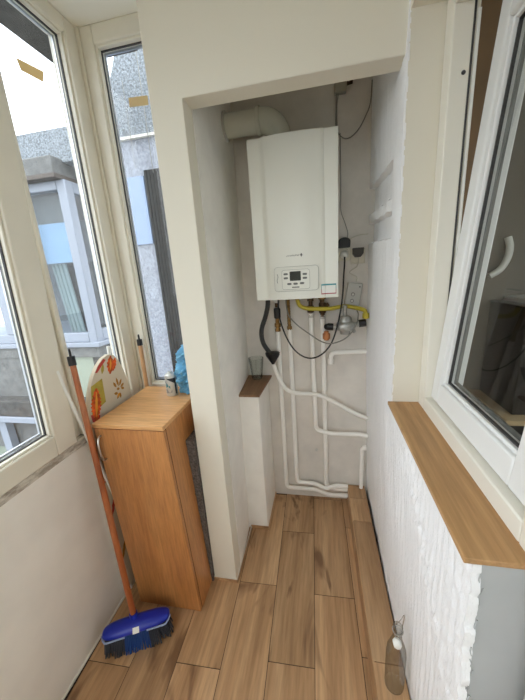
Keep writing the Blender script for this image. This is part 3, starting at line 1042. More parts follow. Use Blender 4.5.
# third pipe
P3 = thing('heating_pipe', (-0.06, PY, 0.5), 'third white pipe turning right into the wall at mid height', 'pipe', G)
MB().elbow_pipe([(-0.067, 1.752, 1.31), (-0.066, PY, 1.25), (-0.052, PY, 0.545), (0.03, 1.744, 0.532), (0.222, 1.746, 0.532)], 0.0135, 0.03).build('pipe_run', 'pipe', P3)
MB().tube([(-0.067, 1.75, BT), (-0.067, 1.752, 1.30)], 0.012, 12).build('union', 'dark_brass', P3)
nut((-0.067, 1.75, 1.385), 0.018, 0.03).build('nut', 'dark_brass', P3)
nut((-0.067, 1.751, 1.325), 0.019, 0.04).build('nut', 'dark_brass', P3)
nut((-0.067, 1.756, 1.285), 0.014, 0.02).build('nut', 'lightgrey', P3)
MB().tube([(0.215, 1.746, 0.532), (0.240, 1.747, 0.526), (0.266, 1.748, 0.522)], [0.014, 0.016, 0.016], 12).build('wall_elbow', 'pipe', P3)
MB().tube([(-0.058, PY, 0.86), (-0.058, YB - 0.001, 0.86)], 0.006, 8).build('clip', 'pipe', P3)
# fourth pipe
P4 = thing('heating_pipe', (0.005, PY, 0.1), 'fourth white pipe with a brass tee just below the boiler', 'pipe', G)
MB().elbow_pipe([(0.0, 1.752, 1.29), (0.001, 1.776, 1.22), (0.010, 1.782, 0.112), (0.052, 1.780, 0.094), (0.150, 1.776, 0.092)], 0.014, 0.025).build('pipe_run', 'pipe', P4)
MB().tube([(-0.002, 1.75, BT), (0.0, 1.752, 1.28)], 0.013, 12).build('union', 'dark_brass', P4)
nut((-0.002, 1.75, 1.392), 0.021, 0.026).build('nut', 'brass', P4)
m = MB().lathe([(0.018, -0.03), (0.021, -0.02), (0.021, 0.02), (0.018, 0.03)], (0.0, 1.748, 1.33), seg=12)
m.tube([(0.0, 1.735, 1.328), (0.035, 1.735, 1.352)], [0.014, 0.010], 10)
m.build('tee', 'dark_brass', P4)
nut((0.0, 1.756, 1.275), 0.016, 0.02).build('nut', 'lightgrey', P4)
MB().tube([(0.0055, PY + 0.005, 0.70), (0.0055, YB - 0.001, 0.70)], 0.006, 8).build('clip', 'pipe', P4)
# short return from the wall
P5 = thing('heating_pipe', (0.235, PY, 0.08), 'short white pipe dropping from wall outlet behind the tiled boxing', 'pipe', G)
MB().elbow_pipe([(0.262, PY + 0.002, 0.422), (0.236, PY + 0.002, 0.420), (0.234, PY + 0.002, 0.123)], 0.0125, 0.022).build('pipe_run', 'pipe', P5)
MB().tube([(0.240, PY + 0.002, 0.423), (0.262, PY + 0.002, 0.426)], 0.016, 12).build('wall_collar', 'pipe', P5)
# gas line
P6 = thing('gas_pipe', (0.15, 1.765, 1.0), 'white horizontal pipe from right wall ending in a down elbow', 'pipe')
MB().elbow_pipe([(0.262, 1.765, 1.066), (0.046, 1.765, 1.058), (0.044, 1.765, 0.995)], 0.0135, 0.03).build('pipe_run', 'pipe', P6)
MB().tube([(0.0445, 1.765, 1.02), (0.044, 1.765, 0.99)], 0.0165, 12).build('end_socket', 'pipe', P6)

YH = thing('gas_hose', (0.05, 1.70, 1.24), 'yellow gas hose curving from boiler underside to right wall', 'hose')
MB().tube([(-0.139, 1.70, BT - 0.012), (-0.131, 1.70, 1.365), (-0.112, 1.702, 1.345), (-0.07, 1.705, 1.334), (0.04, 1.715, 1.328), (0.12, 1.748, 1.334), (0.19, 1.735, 1.322), (0.224, 1.71, 1.312), (0.232, 1.71, 1.290)], 0.0115, 12, smooth=6).build('hose_run', 'yellow', YH)
nut((-0.139, 1.70, 1.402), 0.017, 0.026).build('nut', 'brass', YH)
nut((0.232, 1.71, 1.282), 0.018, 0.03).build('nut', 'yellow', YH)
RG = thing('gas_regulator', (0.121, 1.70, 1.17), 'grey cast gas regulator on the wall below the yellow hose', 'regulator')
MB().lathe([(0.014, -0.062), (0.026, -0.058), (0.030, -0.036), (0.049, -0.032), (0.053, -0.024), (0.053, -0.002), (0.049, 0.006), (0.036, 0.014), (0.032, 0.036), (0.024, 0.044), (0.010, 0.046)], (0.124, 1.715, 1.240), seg=24).build('body', 'regulator', RG)
MB().lathe([(0.011, 0.03), (0.011, 0.09), (0.013, 0.094), (0.013, 0.105), (0.006, 0.11)], (0.121, 1.715, 1.236), seg=14).build('stem', 'regulator', RG)
MB().tube([(0.085, 1.715, 1.222), (0.055, 1.715, 1.224)], [0.015, 0.013], 12).build('inlet', 'lightgrey', RG)
MB().tube([(0.058, 1.715, 1.224), (0.030, 1.715, 1.226), (0.018, 1.728, 1.224)], [0.020, 0.021, 0.016], 10).build('union', 'black', RG)
MB().tube([(0.155, 1.715, 1.226), (0.20, 1.715, 1.240)], [0.014, 0.015], 12).build('outlet', 'regulator', RG)
MB().tube([(0.196, 1.715, 1.239), (0.234, 1.715, 1.243)], 0.021, 10).build('union', 'black', RG)
MB().tube([(0.165, 1.71, 1.205), (0.172, 1.70, 1.195)], 0.010, 8).build('test_point', 'regulator', RG)
m = nut((0.020, 1.745, 1.165), 0.021, 0.034)
m.lathe([(0.014, -0.024), (0.014, 0.028)], (0.020, 1.745, 1.165), seg=10)
o = tag(m.build('pipe_fitting', 'copper'), 'orange copper fitting on the fourth pipe below the gas regulator', 'fitting')

CH = thing('condensate_hose', (-0.02, 1.735, 0.65), 'white hose drooping across the pipes from black funnel to right wall', 'hose')
MB().tube([(-0.296, 1.715, 1.005), (-0.284, 1.722, 0.955), (-0.258, 1.73, 0.882), (-0.225, 1.735, 0.832), (-0.165, 1.735, 0.808), (-0.05, 1.735, 0.802), (0.02, 1.735, 0.776), (0.10, 1.737, 0.730), (0.18, 1.74, 0.682), (0.258, 1.745, 0.645)], 0.0125, 12, smooth=6).build('hose_run', 'pipe', CH)
SH = thing('drain_hose', (-0.31, 1.68, 1.0), 'dark grey corrugated hose hanging from boiler into black funnel', 'hose')
m = MB()
base = [Vector(p) for p in [(-0.298, 1.67, BT), (-0.303, 1.67, 1.36), (-0.320, 1.67, 1.30), (-0.343, 1.67, 1.24), (-0.350, 1.675, 1.19), (-0.343, 1.685, 1.14), (-0.322, 1.70, 1.095), (-0.304, 1.71, 1.065)]]
pp = []
for i in range(len(base) - 1):
    p1, p2 = base[i], base[i + 1]
    p0 = base[i - 1] if i else p1 * 2 - p2
    p3 = base[i + 2] if i + 2 < len(base) else p2 * 2 - p1
    for s in range(14):
        t_ = s / 14
        pp.append(0.5 * ((2 * p1) + (p2 - p0) * t_ + (2 * p0 - 5 * p1 + 4 * p2 - p3) * t_ * t_ + (3 * p1 - p0 - 3 * p2 + p3) * t_ ** 3))
m.tube(pp, [0.0125 + 0.0018 * (i % 2) for i in range(len(pp))], 12)
m.build('hose_run', 'hose_black', SH)
MB().lathe([(0.008, -0.055), (0.014, -0.045), (0.042, 0.0), (0.044, 0.016), (0.036, 0.018), (0.012, 0.024)], (-0.298, 1.712, 1.062), seg=20).build('funnel', 'black', SH)

# ================================================================== ELECTRICS
S1 = thing('wall_socket', (0.115, YB, 1.58), 'white wall socket beside boiler holding the black cable plug', 'socket', None)
bx(0.075, 0.155, 1.787, YB - 0.0005, 1.580, 1.662).build('plate', 'socket', S1, bevel=0.004)
MB().lathe([(0.030, 0.0), (0.028, -0.004)], (0.115, 1.787, 1.622), 'y', seg=24).build('face', 'socket', S1)
AD = thing('plug_adaptor', (0.118, 1.785, 1.64), 'black round-topped plug adaptor above the left socket', 'adaptor')
m = MB()
pts = [(0.088, 1.648), (0.150, 1.648), (0.152, 1.676)] + [(0.120 + 0.032 * math.cos(math.radians(a)), 1.680 + 0.020 * math.sin(math.radians(a))) for a in range(10, 180, 17)] + [(0.087, 1.676)]
m.prism(pts, lambda u, v, w: (u, w, v), 1.752, YB - 0.001)
m.build('adaptor_body', 'black', AD, bevel=0.003)
PC = thing('power_cable', (0.0, 1.69, 1.05), 'black power cable looping from socket down and up to boiler', 'cable')
MB().tube([(0.122, 1.762, 1.602), (0.120, 1.735, 1.57), (0.114, 1.71, 1.50), (0.109, 1.69, 1.42), (0.098, 1.68, 1.33), (0.078, 1.675, 1.235), (0.048, 1.67, 1.145), (0.0, 1.67, 1.082), (-0.060, 1.67, 1.054), (-0.115, 1.67, 1.066), (-0.165, 1.67, 1.11), (-0.205, 1.672, 1.18), (-0.235, 1.68, 1.27), (-0.246, 1.70, 1.34), (-0.246, 1.71, BT - 0.001)], 0.0042, 8, smooth=6).build('cord', 'black', PC)
MB().lathe([(0.022, 0.0), (0.021, -0.014), (0.010, -0.030), (0.006, -0.034)], (0.122, 1.783, 1.612), 'y', seg=18).build('plug', 'white_plastic', PC)
S2 = thing('wall_socket', (0.192, YB, 1.56), 'white wall socket near right wall under the dark square plug', 'socket')
bx(0.156, 0.232, 1.787, YB - 0.0005, 1.560, 1.640).build('plate', 'socket', S2, bevel=0.004)
TP = thing('plug_transformer', (0.19, 1.77, 1.58), 'dark brown square plug transformer in the right socket', 'plug')
m = MB()
m.prism([(0.163, 1.642), (0.221, 1.642), (0.219, 1.612), (0.205, 1.594), (0.178, 1.594), (0.164, 1.612)], lambda u, v, w: (u, w, v), 1.748, 1.787)
m.build('transformer_body', 'brown_plug', TP, bevel=0.003)
MB().tube([(0.196, 1.765, 1.596), (0.195, 1.768, 1.57), (0.188, 1.78, 1.545), (0.165, 1.786, 1.530), (0.150, 1.788, 1.515), (0.172, 1.788, 1.500), (0.190, 1.788, 1.488), (0.186, 1.784, 1.462)], 0.0022, 6, smooth=5).build('cord', 'cable_white', TP)
CB = thing('control_box', (0.17, 1.77, 1.31), 'light grey flat plastic box tilted on the wall under the sockets', 'control box')
rm = Matrix.Translation((0.1705, 1.777, 1.388)) @ Matrix.Rotation(math.radians(8.5), 4, 'Y')
MB().box(-0.041, 0.041, -0.017, 0.0225, -0.071, 0.071, rm).build('housing', 'boxgrey', CB, bevel=0.006)
for z in (0.008, -0.028):
    MB().lathe([(0.0105, 0.0), (0.0105, -0.003), (0.008, -0.004)], rm @ Vector((-0.004, -0.017, z)), 'y', seg=16).build('dial', 'button', CB)
    MB().lathe([(0.0075, 0.0), (0.007, -0.0052)], rm @ Vector((-0.004, -0.017, z)), 'y', seg=16).build('dial_face', 'lightgrey', CB)
MB().lathe([(0.004, 0.0), (0.004, -0.003)], rm @ Vector((0.026, -0.017, 0.052)), 'y', seg=10).build('screw', 'black', CB)
o = MB().tube([(-0.203, 1.70, BT), (-0.198, 1.70, 1.335), (-0.180, 1.70, 1.285), (-0.13, 1.70, 1.232), (-0.07, 1.70, 1.186), (-0.02, 1.68, 1.155), (0.03, 1.66, 1.141), (0.08, 1.655, 1.150), (0.13, 1.646, 1.180), (0.172, 1.650, 1.235), (0.192, 1.70, 1.288), (0.192, 1.772, 1.303)], 0.0036, 8, smooth=6).build('sensor_cable', 'cable_grey')
tag(o, 'thin grey cable sagging from boiler under the gas regulator to the box', 'cable')
o = MB().tube([(0.153, 1.793, 1.655), (0.150, 1.794, 1.678), (0.158, 1.795, 1.695), (0.20, 1.795, 1.708), (0.247, 1.794, 1.710)], 0.0022, 6, smooth=5).build('thin_wire', 'cable_white')
tag(o, 'thin pale wire arching over the right socket to the wall', 'wire')
o = MB().tube([(0.100, 1.794, 2.20), (0.1035, 1.795, 1.94), (0.104, 1.795, 1.84), (0.124, 1.795, 1.78), (0.140, 1.795, 1.728), (0.138, 1.795, 1.70)], 0.002, 6, smooth=5).build('thin_wire', 'cable_grey')
tag(o, 'thin grey wire running down the wall right of the boiler', 'wire')
JB = thing('junction_box', (0.1, 1.79, 2.36), 'small grey junction box high on the back wall under the header', 'junction box')
bx(0.072, 0.128, 1.765, YB - 0.0005, 2.365, 2.425).build('housing', 'jbox', JB, bevel=0.004)
MB().tube([(0.130, 1.78, 2.40), (0.15, 1.78, 2.40), (0.152, 1.785, 2.44)], 0.009, 8).build('cable_gland', 'dark_brass', JB)
for x in (0.088, 0.104):
    MB().lathe([(0.004, 0), (0.004, -0.002)], (x, 1.765, 2.412), 'y', seg=8).build('screw', 'brown_plug', JB)
m = MB().tube([(0.082, 1.782, 2.365), (0.080, 1.782, 2.29), (0.082, 1.78, 2.215), (0.112, 1.78, 2.174), (0.150, 1.782, 2.172), (0.190, 1.784, 2.205), (0.222, 1.786, 2.258), (0.242, 1.788, 2.31), (0.248, 1.79, 2.40)], 0.0028, 6, smooth=6)
m.tube([(0.090, 1.785, 2.365), (0.083, 1.785, 2.30), (0.086, 1.787, 2.20), (0.086, 1.79, 2.14)], 0.0028, 6, smooth=5)
m.build('cable_loop', 'cable_grey', JB)

WP = MB().lathe([(0.0105, 0.0), (0.0105, -0.003), (0.006, -0.004), (0.006, -0.001), (0.0, -0.001)], (-0.052, YB - 0.0002, 0.372), 'y', seg=16).build('wall_plug', 'lightgrey')
tag(WP, 'tiny round wall plug low on the back wall between the pipes', 'wall plug')

# ================================================================== LEDGE, TUMBLER
o = MB().hexa([(-0.4725, 1.474, 0.893), (-0.343, 1.472, 0.893), (-0.326, 1.797, 0.893), (-0.4860, 1.797, 0.893)],
              [(-0.4725, 1.474, 0.905), (-0.343, 1.472, 0.905), (-0.326, 1.797, 0.905), (-0.4860, 1.797, 0.905)]).build('ledge_board', 'ledge_wood', bevel=0.0012)
tag(o, 'small brown ledge board topping the white pilaster in the niche', 'ledge')
o = MB().lathe([(0.0, 0.0), (0.030, 0.0), (0.033, 0.01), (0.047, 0.135), (0.0455, 0.135), (0.031, 0.014), (0.0, 0.012)], (-0.408, 1.735, 0.9052), seg=28).build('drinking_glass', 'tumbler')
tag(o, 'clear tapered drinking glass on the small brown ledge', 'glass')

# ================================================================== CUPBOARD
def rk(z):                 # the old carcass is racked to the left
    return -0.041 * z / 0.985
CU = thing('cupboard', (-0.75, 1.18, 0), 'beech laminate cupboard with one door between column and left window', 'cupboard')
def slab(x0, x1, y0, y1, z0, z1):
    return MB().hexa([(x0 + rk(z0), y0, z0), (x1 + rk(z0), y0, z0), (x1 + rk(z0), y1, z0), (x0 + rk(z0), y1, z0)],
                     [(x0 + rk(z1), y0, z1), (x1 + rk(z1), y0, z1), (x1 + rk(z1), y1, z1), (x0 + rk(z1), y1, z1)])
CX0, CX1, CY0, CY1 = -0.910, -0.590, 0.974, 1.392
slab(CX0 - 0.002, CX1 + 0.003, CY0 - 0.004, CY1, 0.967, 0.985).build('top', 'beech_lit_top', CU, bevel=0.0015)
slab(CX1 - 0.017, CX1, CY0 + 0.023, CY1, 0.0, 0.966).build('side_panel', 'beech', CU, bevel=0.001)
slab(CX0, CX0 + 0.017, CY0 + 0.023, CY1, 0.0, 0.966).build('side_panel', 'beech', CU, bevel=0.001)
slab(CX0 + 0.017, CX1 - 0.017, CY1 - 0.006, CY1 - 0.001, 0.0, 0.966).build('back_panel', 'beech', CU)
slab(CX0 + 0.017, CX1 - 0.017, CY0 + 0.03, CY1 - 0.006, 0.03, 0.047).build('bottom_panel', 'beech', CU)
slab(CX0 + 0.004, CX1 - 0.0015, CY0 + 0.0185, CY0 + 0.0235, 0.004, 0.962).build('edge_strip', 'gap_shade', CU)  # dark strip paints the shade in the gap behind the door
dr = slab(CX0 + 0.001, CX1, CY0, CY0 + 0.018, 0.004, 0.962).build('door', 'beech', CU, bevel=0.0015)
hx = -0.885
MB().tube([(hx + rk(0.93), CY0 + 0.002, 0.930), (hx + rk(0.925), CY0 - 0.014, 0.926), (hx + rk(0.9), CY0 - 0.024, 0.900), (hx + rk(0.87), CY0 - 0.026, 0.875), (hx + rk(0.85), CY0 - 0.024, 0.850), (hx + rk(0.825), CY0 - 0.014, 0.824), (hx + rk(0.82), CY0 + 0.002, 0.820)], 0.0045, 8, smooth=5).build('handle', 'chrome', dr)

# grey rug wedged between cupboard and column
m = MB()
vs, fs = [], []
ny, nz = 12, 40
for side in (0, 1):
    for j in range(nz + 1):
        for i in range(ny + 1):
            z = lerp(0.001, 0.83, j / nz)
            y = lerp(1.125, 1.37, i / ny)
            xa_, xb_ = CX1 + rk(z) + 0.0012, -0.5802
            if side == 0:
                x = xa_
            else:
                x = xb_ - 0.003 * (0.5 + 0.5 * noise.noise(Vector((y * 30, z * 30, 2)))) * min(1, z * 5)
            yy = y + (0.006 * noise.noise(Vector((z * 40, side, 1))) if i == 0 else 0)
            vs.append((x, yy, z))
W = ny + 1
S = W * (nz + 1)
for side in (0, 1):
    for j in range(nz):
        for i in range(ny):
            q = [side * S + j * W + i, side * S + j * W + i + 1, side * S + (j + 1) * W + i + 1, side * S + (j + 1) * W + i]
            fs.append(q if side else q[::-1])
for j in range(nz):
    for i in (0, ny):
        fs.append((j * W + i, (j + 1) * W + i, S + (j + 1) * W + i, S + j * W + i))
for i in range(ny):
    for j in (0, nz):
        fs.append((j * W + i, j * W + i + 1, S + j * W + i + 1, S + j * W + i))
m.add(vs, fs)
o = m.build('folded_rug', 'rug')
tag(o, 'grey fuzzy rug wedged upright between cupboard and column', 'rug')

# ---- things on the cupboard
CT = 0.9852
CN = thing('spray_can', (-0.7445, 1.288, CT), 'small printed spray can on the cupboard beside the blue bag', 'spray can')
cxy = (-0.7445, 1.288, CT)
cb = MB().mat('can').lathe([(0.0, 0.0), (0.0265, 0.0), (0.028, 0.003), (0.028, 0.095), (0.0255, 0.101)], cxy, seg=28)
def on_can(mb, a0, a1, z0, z1, n=8, rr=0.0284):
    vs, fs = [], []
    for i in range(n + 1):
        a = math.radians(lerp(a0, a1, i / n))
        for z in (z0(i / n) if callable(z0) else z0, z1(i / n) if callable(z1) else z1):
            vs.append((cxy[0] + rr * math.cos(a), cxy[1] + rr * math.sin(a), CT + z))
    for i in range(n):
        fs.append((2 * i, 2 * i + 2, 2 * i + 3, 2 * i + 1))
    mb.add(vs, fs)
cb.mat('can_dark')
on_can(cb, 255, 345, lambda t: 0.092 - 0.030 * t, 0.094)
on_can(cb, 330, 350, 0.01, 0.07)
cb.mat('can_teal')
on_can(cb, 236, 285, lambda t: 0.045 + 0.012 * t, lambda t: 0.056 + 0.014 * math.sin(t * 5))
cb.mat('can_grey')
on_can(cb, 225, 300, lambda t: 0.014 + 0.008 * t, lambda t: 0.030 + 0.01 * math.sin(t * 7))
on_can(cb, 215, 250, 0.066, lambda t: 0.080 + 0.004 * math.sin(t * 9))
cb.build('can_body', None, CN)
MB().lathe([(0.0275, 0.098), (0.0285, 0.101), (0.0275, 0.105), (0.021, 0.112), (0.013, 0.116)], cxy, seg=28).build('shoulder', 'can', CN)
MB().lathe([(0.0135, 0.113), (0.0130, 0.119), (0.010, 0.1225), (0.0, 0.123)], cxy, seg=16).build('nozzle', 'can', CN)

m = MB()
vs, fs = [], []
nu, nv = 96, 70
for j in range(nv + 1):
    t_ = j / nv
    for i in range(nu):
        a = 2 * math.pi * i / nu
        pr_ = 0.30 + 0.95 * math.sin(math.pi * min(1, t_ * 0.93 + 0.12)) ** 0.7
        if t_ > 0.97:
            pr_ *= 0.45
        rx, ry = 0.064 * pr_, 0.05 * pr_
        d = Vector((math.cos(a), math.sin(a), 0))
        q = Vector((math.cos(a) * 1.5, math.sin(a) * 1.5, t_ * 3.2))
        f_ = 1 + 0.07 * math.sin(9 * a + 5 * t_ + 5 * noise.noise(q)) + 0.42 * (abs(noise.noise(q * 1.7)) * 2 - 0.5) + 0.30 * (abs(noise.noise(q * 3.9)) * 2 - 0.4) + 0.12 * (abs(noise.noise(q * 9)) * 2 - 0.4)
        x = -0.655 + rx * math.cos(a) * f_ + 0.012 * t_
        y = 1.335 + ry * math.sin(a) * f_
        z = CT + 0.002 + 0.262 * t_ + (0.014 * noise.noise(q * 2.5) if 0 < t_ else 0)
        vs.append((min(max(x, -0.7135), -0.583), min(max(y, 1.255), 1.388), max(z, CT)))
for j in range(nv):
    for i in range(nu):
        i2 = (i + 1) % nu
        fs.append((j * nu + i, j * nu + i2, (j + 1) * nu + i2, (j + 1) * nu + i))
fs.append(list(range(nu))[::-1])
fs.append([nv * nu + i for i in range(nu)])
m.add(vs, fs)
o = m.build('plastic_bag', 'blue_bag', angle=30)
tag(o, 'crumpled light blue plastic bag on the cupboard against the column', 'bag')

# ================================================================== IRONING BOARD
IB = thing('ironing_board', (-1.0, 1.15, 0), 'folded ironing board with orange leaf cover upright behind the cupboard', 'ironing board')
xi0, xi1 = -1.0095, -0.992
out = [(0.992, 0.04), (0.990, 0.60), (1.000, 0.90), (1.006, 0.985), (1.020, 1.045), (1.045, 1.105), (1.078, 1.155), (1.115, 1.192), (1.155, 1.216), (1.195, 1.224), (1.228, 1.212), (1.255, 1.180), (1.278, 1.125), (1.294, 1.055), (1.306, 0.97), (1.318, 0.85), (1.322, 0.60), (1.322, 0.04)]
cv = MB().mat('fabric').prism(out, lambda u, v, w: (w, u, v), xi0, xi1)
def decal(mt, pts, k=0.0004):
    cv.mat(mt)
    cv.add([(xi1 + k, y, z) for y, z in pts], [list(range(len(pts)))])
def leafpts(y0, z0, y1, z1, wd, teeth=7, ser=0.3):
    d = Vector((y1 - y0, z1 - z0))
    n = Vector((-d.y, d.x)).normalized()
    L, Rr = [], []
    for i in range(teeth * 2 + 1):
        t = i / (teeth * 2)
        w_ = wd * math.sin(math.pi * (0.06 + 0.88 * t)) * (1 - ser * (i % 2))
        p = Vector((y0, z0)) + d * t
        L.append(p + n * w_)
        Rr.append(p - n * w_)
    return [tuple(p) for p in L] + [tuple(p) for p in reversed(Rr)]
decal('olive', [(1.053, 1.118), (1.126, 1.130), (1.120, 1.018), (1.026, 0.998)])
decal('orange', leafpts(1.040, 0.960, 1.080, 1.100, 0.034, 9), 0.0008)
decal('amber', leafpts(1.046, 0.975, 1.076, 1.085, 0.008, 3, 0.1), 0.0012)
decal('pink', [(1.036, 0.992), (1.018, 1.000), (1.020, 0.964), (1.06, 0.955), (1.07, 0.975)], 0.0006)
decal('orange', leafpts(1.208, 1.214, 1.182, 1.132, 0.026, 5), 0.0008)
decal('orange', leafpts(1.236, 1.196, 1.205, 1.140, 0.017, 4), 0.0009)
decal('amber', leafpts(1.205, 1.200, 1.188, 1.150, 0.007, 3, 0.1), 0.0013)
decal('pink', [(1.092, 1.168), (1.118, 1.192), (1.158, 1.214), (1.172, 1.204), (1.135, 1.182), (1.105, 1.164)], 0.0006)
decal('olive', leafpts(1.150, 1.190, 1.132, 1.150, 0.010, 3, 0.1), 0.0005)
for (a, b, c, d_) in [(1.190, 1.085, 1.205, 1.055), (1.215, 1.100, 1.222, 1.055), (1.250, 1.082, 1.228, 1.055), (1.262, 1.055, 1.234, 1.045), (1.258, 1.028, 1.236, 1.040), (1.182, 1.030, 1.208, 1.022), (1.196, 0.998, 1.215, 1.018), (1.222, 0.992, 1.222, 1.02), (1.205, 1.045, 1.225, 1.040)]:
    decal('brown_print', leafpts(a, b, c, d_, 0.008, 3, 0.25), 0.0007)
decal('amber', leafpts(1.196, 1.004, 1.220, 1.020, 0.007, 3, 0.2), 0.0010)
for k_ in range(9):
    z = 0.12 + 0.09 * k_
    if k_ in (1, 4, 6):
        decal('brown_print' if k_ % 2 else 'pink', leafpts(1.01, z, 1.05, z + 0.09, 0.012, 4), 0.0006)
    decal('orange', leafpts(1.10 + 0.05 * (k_ % 3), z, 1.14 + 0.05 * (k_ % 3), z + 0.06, 0.022, 4), 0.0007)
cv.build('cover', None, IB, bevel=0.0)
MB().tube([(-1.0, 1.214, 1.20), (-1.0, 1.2155, 1.235), (-1.0, 1.2165, 1.258)], [0.007, 0.0085, 0.0085], 10).build('foot_cap', 'white_plastic', IB)
MB().tube([(-0.9825, 0.900, 1.244), (-0.9825, 0.985, 0.83), (-0.9825, 1.145, 0.03)], 0.0075, 10).build('leg', 'white_plastic', IB)
MB().tube([(-1.0008, 1.0, 0.002), (-1.0008, 1.31, 0.002)], 0.002, 8).tube([(-1.0008, 1.03, 0.002), (-1.0008, 1.03, 0.06)], 0.006, 8).tube([(-1.0008, 1.28, 0.002), (-1.0008, 1.28, 0.06)], 0.006, 8).build('stand_foot', 'white_plastic', IB)

# ================================================================== BROOM
BR = thing('broom', (-0.82, 0.835, 0), 'blue broom with varnished wooden handle leaning on left window', 'broom')
base = Vector((-0.838, 0.842, 0.102))
topp = Vector((-0.984, 0.980, 1.262))
d = (topp - base).normalized()
MB().tube([base, base + (topp - base) * 0.5, topp], [0.0130, 0.0122, 0.0112], 14).build('handle', 'broom_wood', BR)
MB().tube([topp - d * 0.022, topp + d * 0.016, topp + d * 0.0161, topp + d * 0.045], [0.0148, 0.0145, 0.0045, 0.0040], 12).build('cap', 'black', BR)
ang = math.radians(26)
hm = Matrix.Translation((-0.824, 0.834, 0)) @ Matrix.Rotation(ang, 4, 'Z')
def ring(L, Wd, z, n=40, p=3.2):
    out = []
    for i in range(n):
        a = 2 * math.pi * i / n
        c, s = math.cos(a), math.sin(a)
        out.append(hm @ Vector((L * abs(c) ** (2 / p) * (1 if c >= 0 else -1), Wd * abs(s) ** (2 / p) * (1 if s >= 0 else -1), z)))
    return out
def stack(rings):
    m = MB()
    n = len(rings[0])
    vs = [p for r_ in rings for p in r_]
    fs = []
    for j in range(len(rings) - 1):
        for i in range(n):
            i2 = (i + 1) % n
            fs.append((j * n + i, j * n + i2, (j + 1) * n + i2, (j + 1) * n + i))
    fs.append(list(range(n))[::-1])
    fs.append([(len(rings) - 1) * n + i for i in range(n)])
    return m.add(vs, fs)
hd = stack([ring(0.136, 0.036, 0.084), ring(0.140, 0.0385, 0.087), ring(0.140, 0.0385, 0.093), ring(0.132, 0.033, 0.103), ring(0.100, 0.024, 0.111), ring(0.03, 0.016, 0.116)]).build('head', 'blue', BR, angle=50)
MB().tube([base - d * 0.02, base + d * 0.03], [0.019, 0.0165], 16).build('handle_socket', 'blue', hd)
for sgn in (-1, 1):
    pts = []
    for i in range(12):
        u = lerp(0.045, 0.142, i / 11)
        yv = -0.0405 if u < 0.118 else -0.0405 * max(0.05, 1 - ((u - 0.118) / 0.026) ** 2)
        pts.append(hm @ Vector((sgn * u, yv, 0.0865)))
    part_label(MB().tube(pts, 0.0036, 6).build('rim', 'pale_blue_rim', hd), 'pale blue rim strip')
lb = Matrix.Rotation(math.radians(52), 4, 'X')
MB().box(-0.013, 0.013, -0.011, 0.011, -0.0006, 0.0006, hm @ Matrix.Translation((0.002, -0.0365, 0.1005)) @ lb).build('label', 'white_plastic', hd)
def bristles(sel, mt):
    m = MB()
    for i in range(40):
        for j in range(8):
            u = lerp(-0.132, 0.132, i / 39)
            v = lerp(-0.031, 0.031, j / 7)
            if (abs(u) / 0.132) ** 3.2 + (abs(v) / 0.034) ** 3.2 > 1.0:
                continue
            if sel(u) is False:
                continue
            fu, fv = 1.13, 1.7
            jx, jy = random.uniform(-0.003, 0.003), random.uniform(-0.003, 0.003)
            p0 = hm @ Vector((u, v, 0.0865))
            p1 = hm @ Vector((u * fu + jx, v * fv + jy, 0.002 + random.uniform(0, 0.006)))
            m.tube([p0, p0.lerp(p1, 0.5) + Vector((0, 0, 0.002)), p1], [0.0030, 0.0038, 0.0028], 6)
    return m.build('bristles', mt, BR)
part_label(bristles(lambda u: u > 0.045, 'bristle_dark'), 'dark grey bristles')
part_label(bristles(lambda u: u < -0.045, 'bristle_dark'), 'dark grey bristles')
part_label(bristles(lambda u: abs(u) <= 0.045, 'bristle_blue'), 'blue bristles in the middle')

# pole in the corner
MP = thing('wooden_pole', (-0.972, 1.41, 0), 'plain wooden pole with black tip standing in the window corner', 'pole')
pb, pt = Vector((-0.978, 1.4115, 0.001)), Vector((-0.962, 1.408, 1.228))
MB().tube([pb, pt], [0.0115, 0.0115], 14).build('shaft', 'pole_wood', MP)
MB().tube([pt - Vector((0, 0, 0.014)), pt + Vector((0, 0, 0.018)), pt + Vector((0, 0, 0.0181)), pt + Vector((0, 0, 0.044))], [0.0140, 0.0135, 0.0050, 0.0045], 12).build('tip', 'black', MP)

# ================================================================== SMALL THINGS
# swing-top bottle on the boxing
BY = 0.778
SB = thing('swing_top_bottle', (0.2285, BY, 0.12), 'clear swing-top bottle standing on the tiled boxing by the right wall', 'bottle')
c = (0.2285, BY, 0.1205)
MB().lathe([(0.0, 0.004), (0.026, 0.0), (0.031, 0.004), (0.032, 0.012), (0.032, 0.150), (0.030, 0.178), (0.022, 0.205), (0.015, 0.228), (0.013, 0.262), (0.0155, 0.266), (0.0155, 0.280), (0.013, 0.284)], c, seg=28).build('glass_body', 'tumbler', SB)
MB().tube([(c[0] - 0.012, BY, c[2] + 0.272), (c[0] - 0.016, (BY - 0.013), c[2] + 0.30), (c[0] - 0.004, (BY - 0.023), c[2] + 0.335), (c[0] + 0.012, (BY - 0.010), c[2] + 0.345), (c[0] + 0.018, (BY + 0.003), c[2] + 0.315), (c[0] + 0.014, (BY + 0.003), c[2] + 0.272)], 0.0016, 6, smooth=6).build('wire_bail', 'chrome', SB)
MB().tube([(c[0] + 0.0165 * math.cos(a * math.pi / 8), BY + 0.0165 * math.sin(a * math.pi / 8), c[2] + 0.262) for a in range(16)], 0.0014, 6, closed=True).build('neck_wire', 'chrome', SB)
m = MB()
sm = Matrix.Rotation(math.radians(70), 4, 'Y')
m.lathe([(0.0, -0.012), (0.010, -0.011), (0.0145, -0.004), (0.0145, 0.006), (0.009, 0.012), (0.0, 0.014)], (c[0] - 0.006, (BY - 0.023), c[2] + 0.238), seg=18, mat=sm)
m.build('stopper', 'white_plastic', SB)
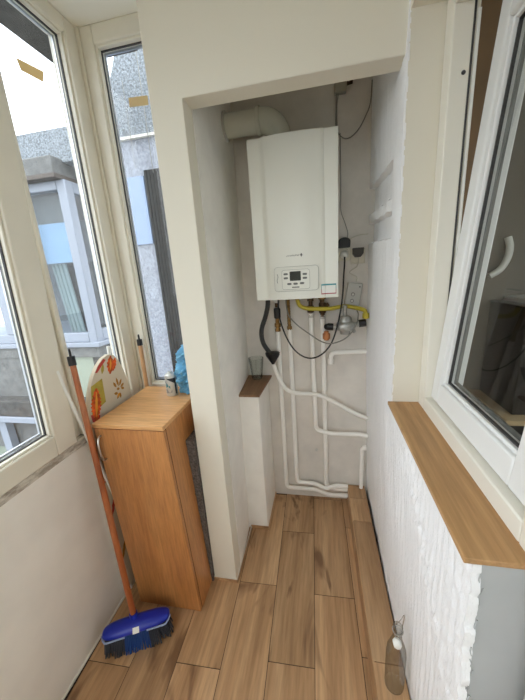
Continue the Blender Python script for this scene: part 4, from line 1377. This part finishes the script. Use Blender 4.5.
MB().tube([(c[0] - 0.006, (BY - 0.023), c[2] + 0.246), (c[0] - 0.014, (BY - 0.010), c[2] + 0.265)], 0.0014, 6).build('stopper_wire', 'chrome', SB)

# tape scraps stuck to the panes
o = MB().add([(-1.0545, 1.118 + 0.0, 2.345), (-1.0545, 1.235, 2.363), (-1.0545, 1.222, 2.322), (-1.0545, 1.128, 2.312),
              (-1.0555, 1.118 + 0.0, 2.345), (-1.0555, 1.235, 2.363), (-1.0555, 1.222, 2.322), (-1.0555, 1.128, 2.312)],
             [(0, 1, 2, 3), (7, 6, 5, 4), (0, 4, 5, 1), (1, 5, 6, 2), (2, 6, 7, 3), (3, 7, 4, 0)]).build('tape_scrap', 'tape', smooth=False)
tag(o, 'scrap of brown tape on the fixed pane left of the corner', 'tape')
rm = Matrix.Translation((-0.795, 1.4615, 2.325)) @ Matrix.Rotation(math.radians(3), 4, 'Y')
o = MB().box(-0.047, 0.047, -0.0006, 0.0006, -0.018, 0.018, rm).build('tape_scrap', 'tape', smooth=False)
tag(o, 'scrap of brown tape on the end window pane', 'tape')

# kitchen glimpses behind the tilted sash
o = bx(0.432, 0.635, 1.45, 1.49, 0.0, 2.615).build('tall_panel', 'brown_panel', bevel=0.004)
tag(o, 'tall brown wardrobe panel seen through the window gap', 'panel')
KU = thing('kitchen_unit', (1.6, 2.2, 0), 'dark kitchen unit with tan edge seen through the tilted glass', 'kitchen unit')
bx(1.16, 2.3, 1.98, 2.395, 0.575, 1.25).build('cabinet_body', 'dark_unit', KU, bevel=0.006)
bx(1.24, 2.3, 1.97, 2.395, 1.25, 1.28).build('worktop', 'lightgrey', KU, bevel=0.004)
bx(1.09, 2.3, 1.90, 2.395, 0.54, 0.575).build('edge_strip', 'tan_strip', KU, bevel=0.004)
bx(1.10, 2.3, 1.94, 2.39, 0.0, 0.54).build('base', 'dark_unit', KU, bevel=0.006)
o = MB().tube([(1.205, 2.37, 1.665), (1.222, 2.365, 1.60), (1.212, 2.36, 1.525), (1.178, 2.36, 1.46), (1.125, 2.37, 1.42)], 0.021, 14, smooth=6).build('curved_pipe', 'white_plastic')
tag(o, 'thick white curved pipe on the wall seen through the tilted glass', 'pipe')
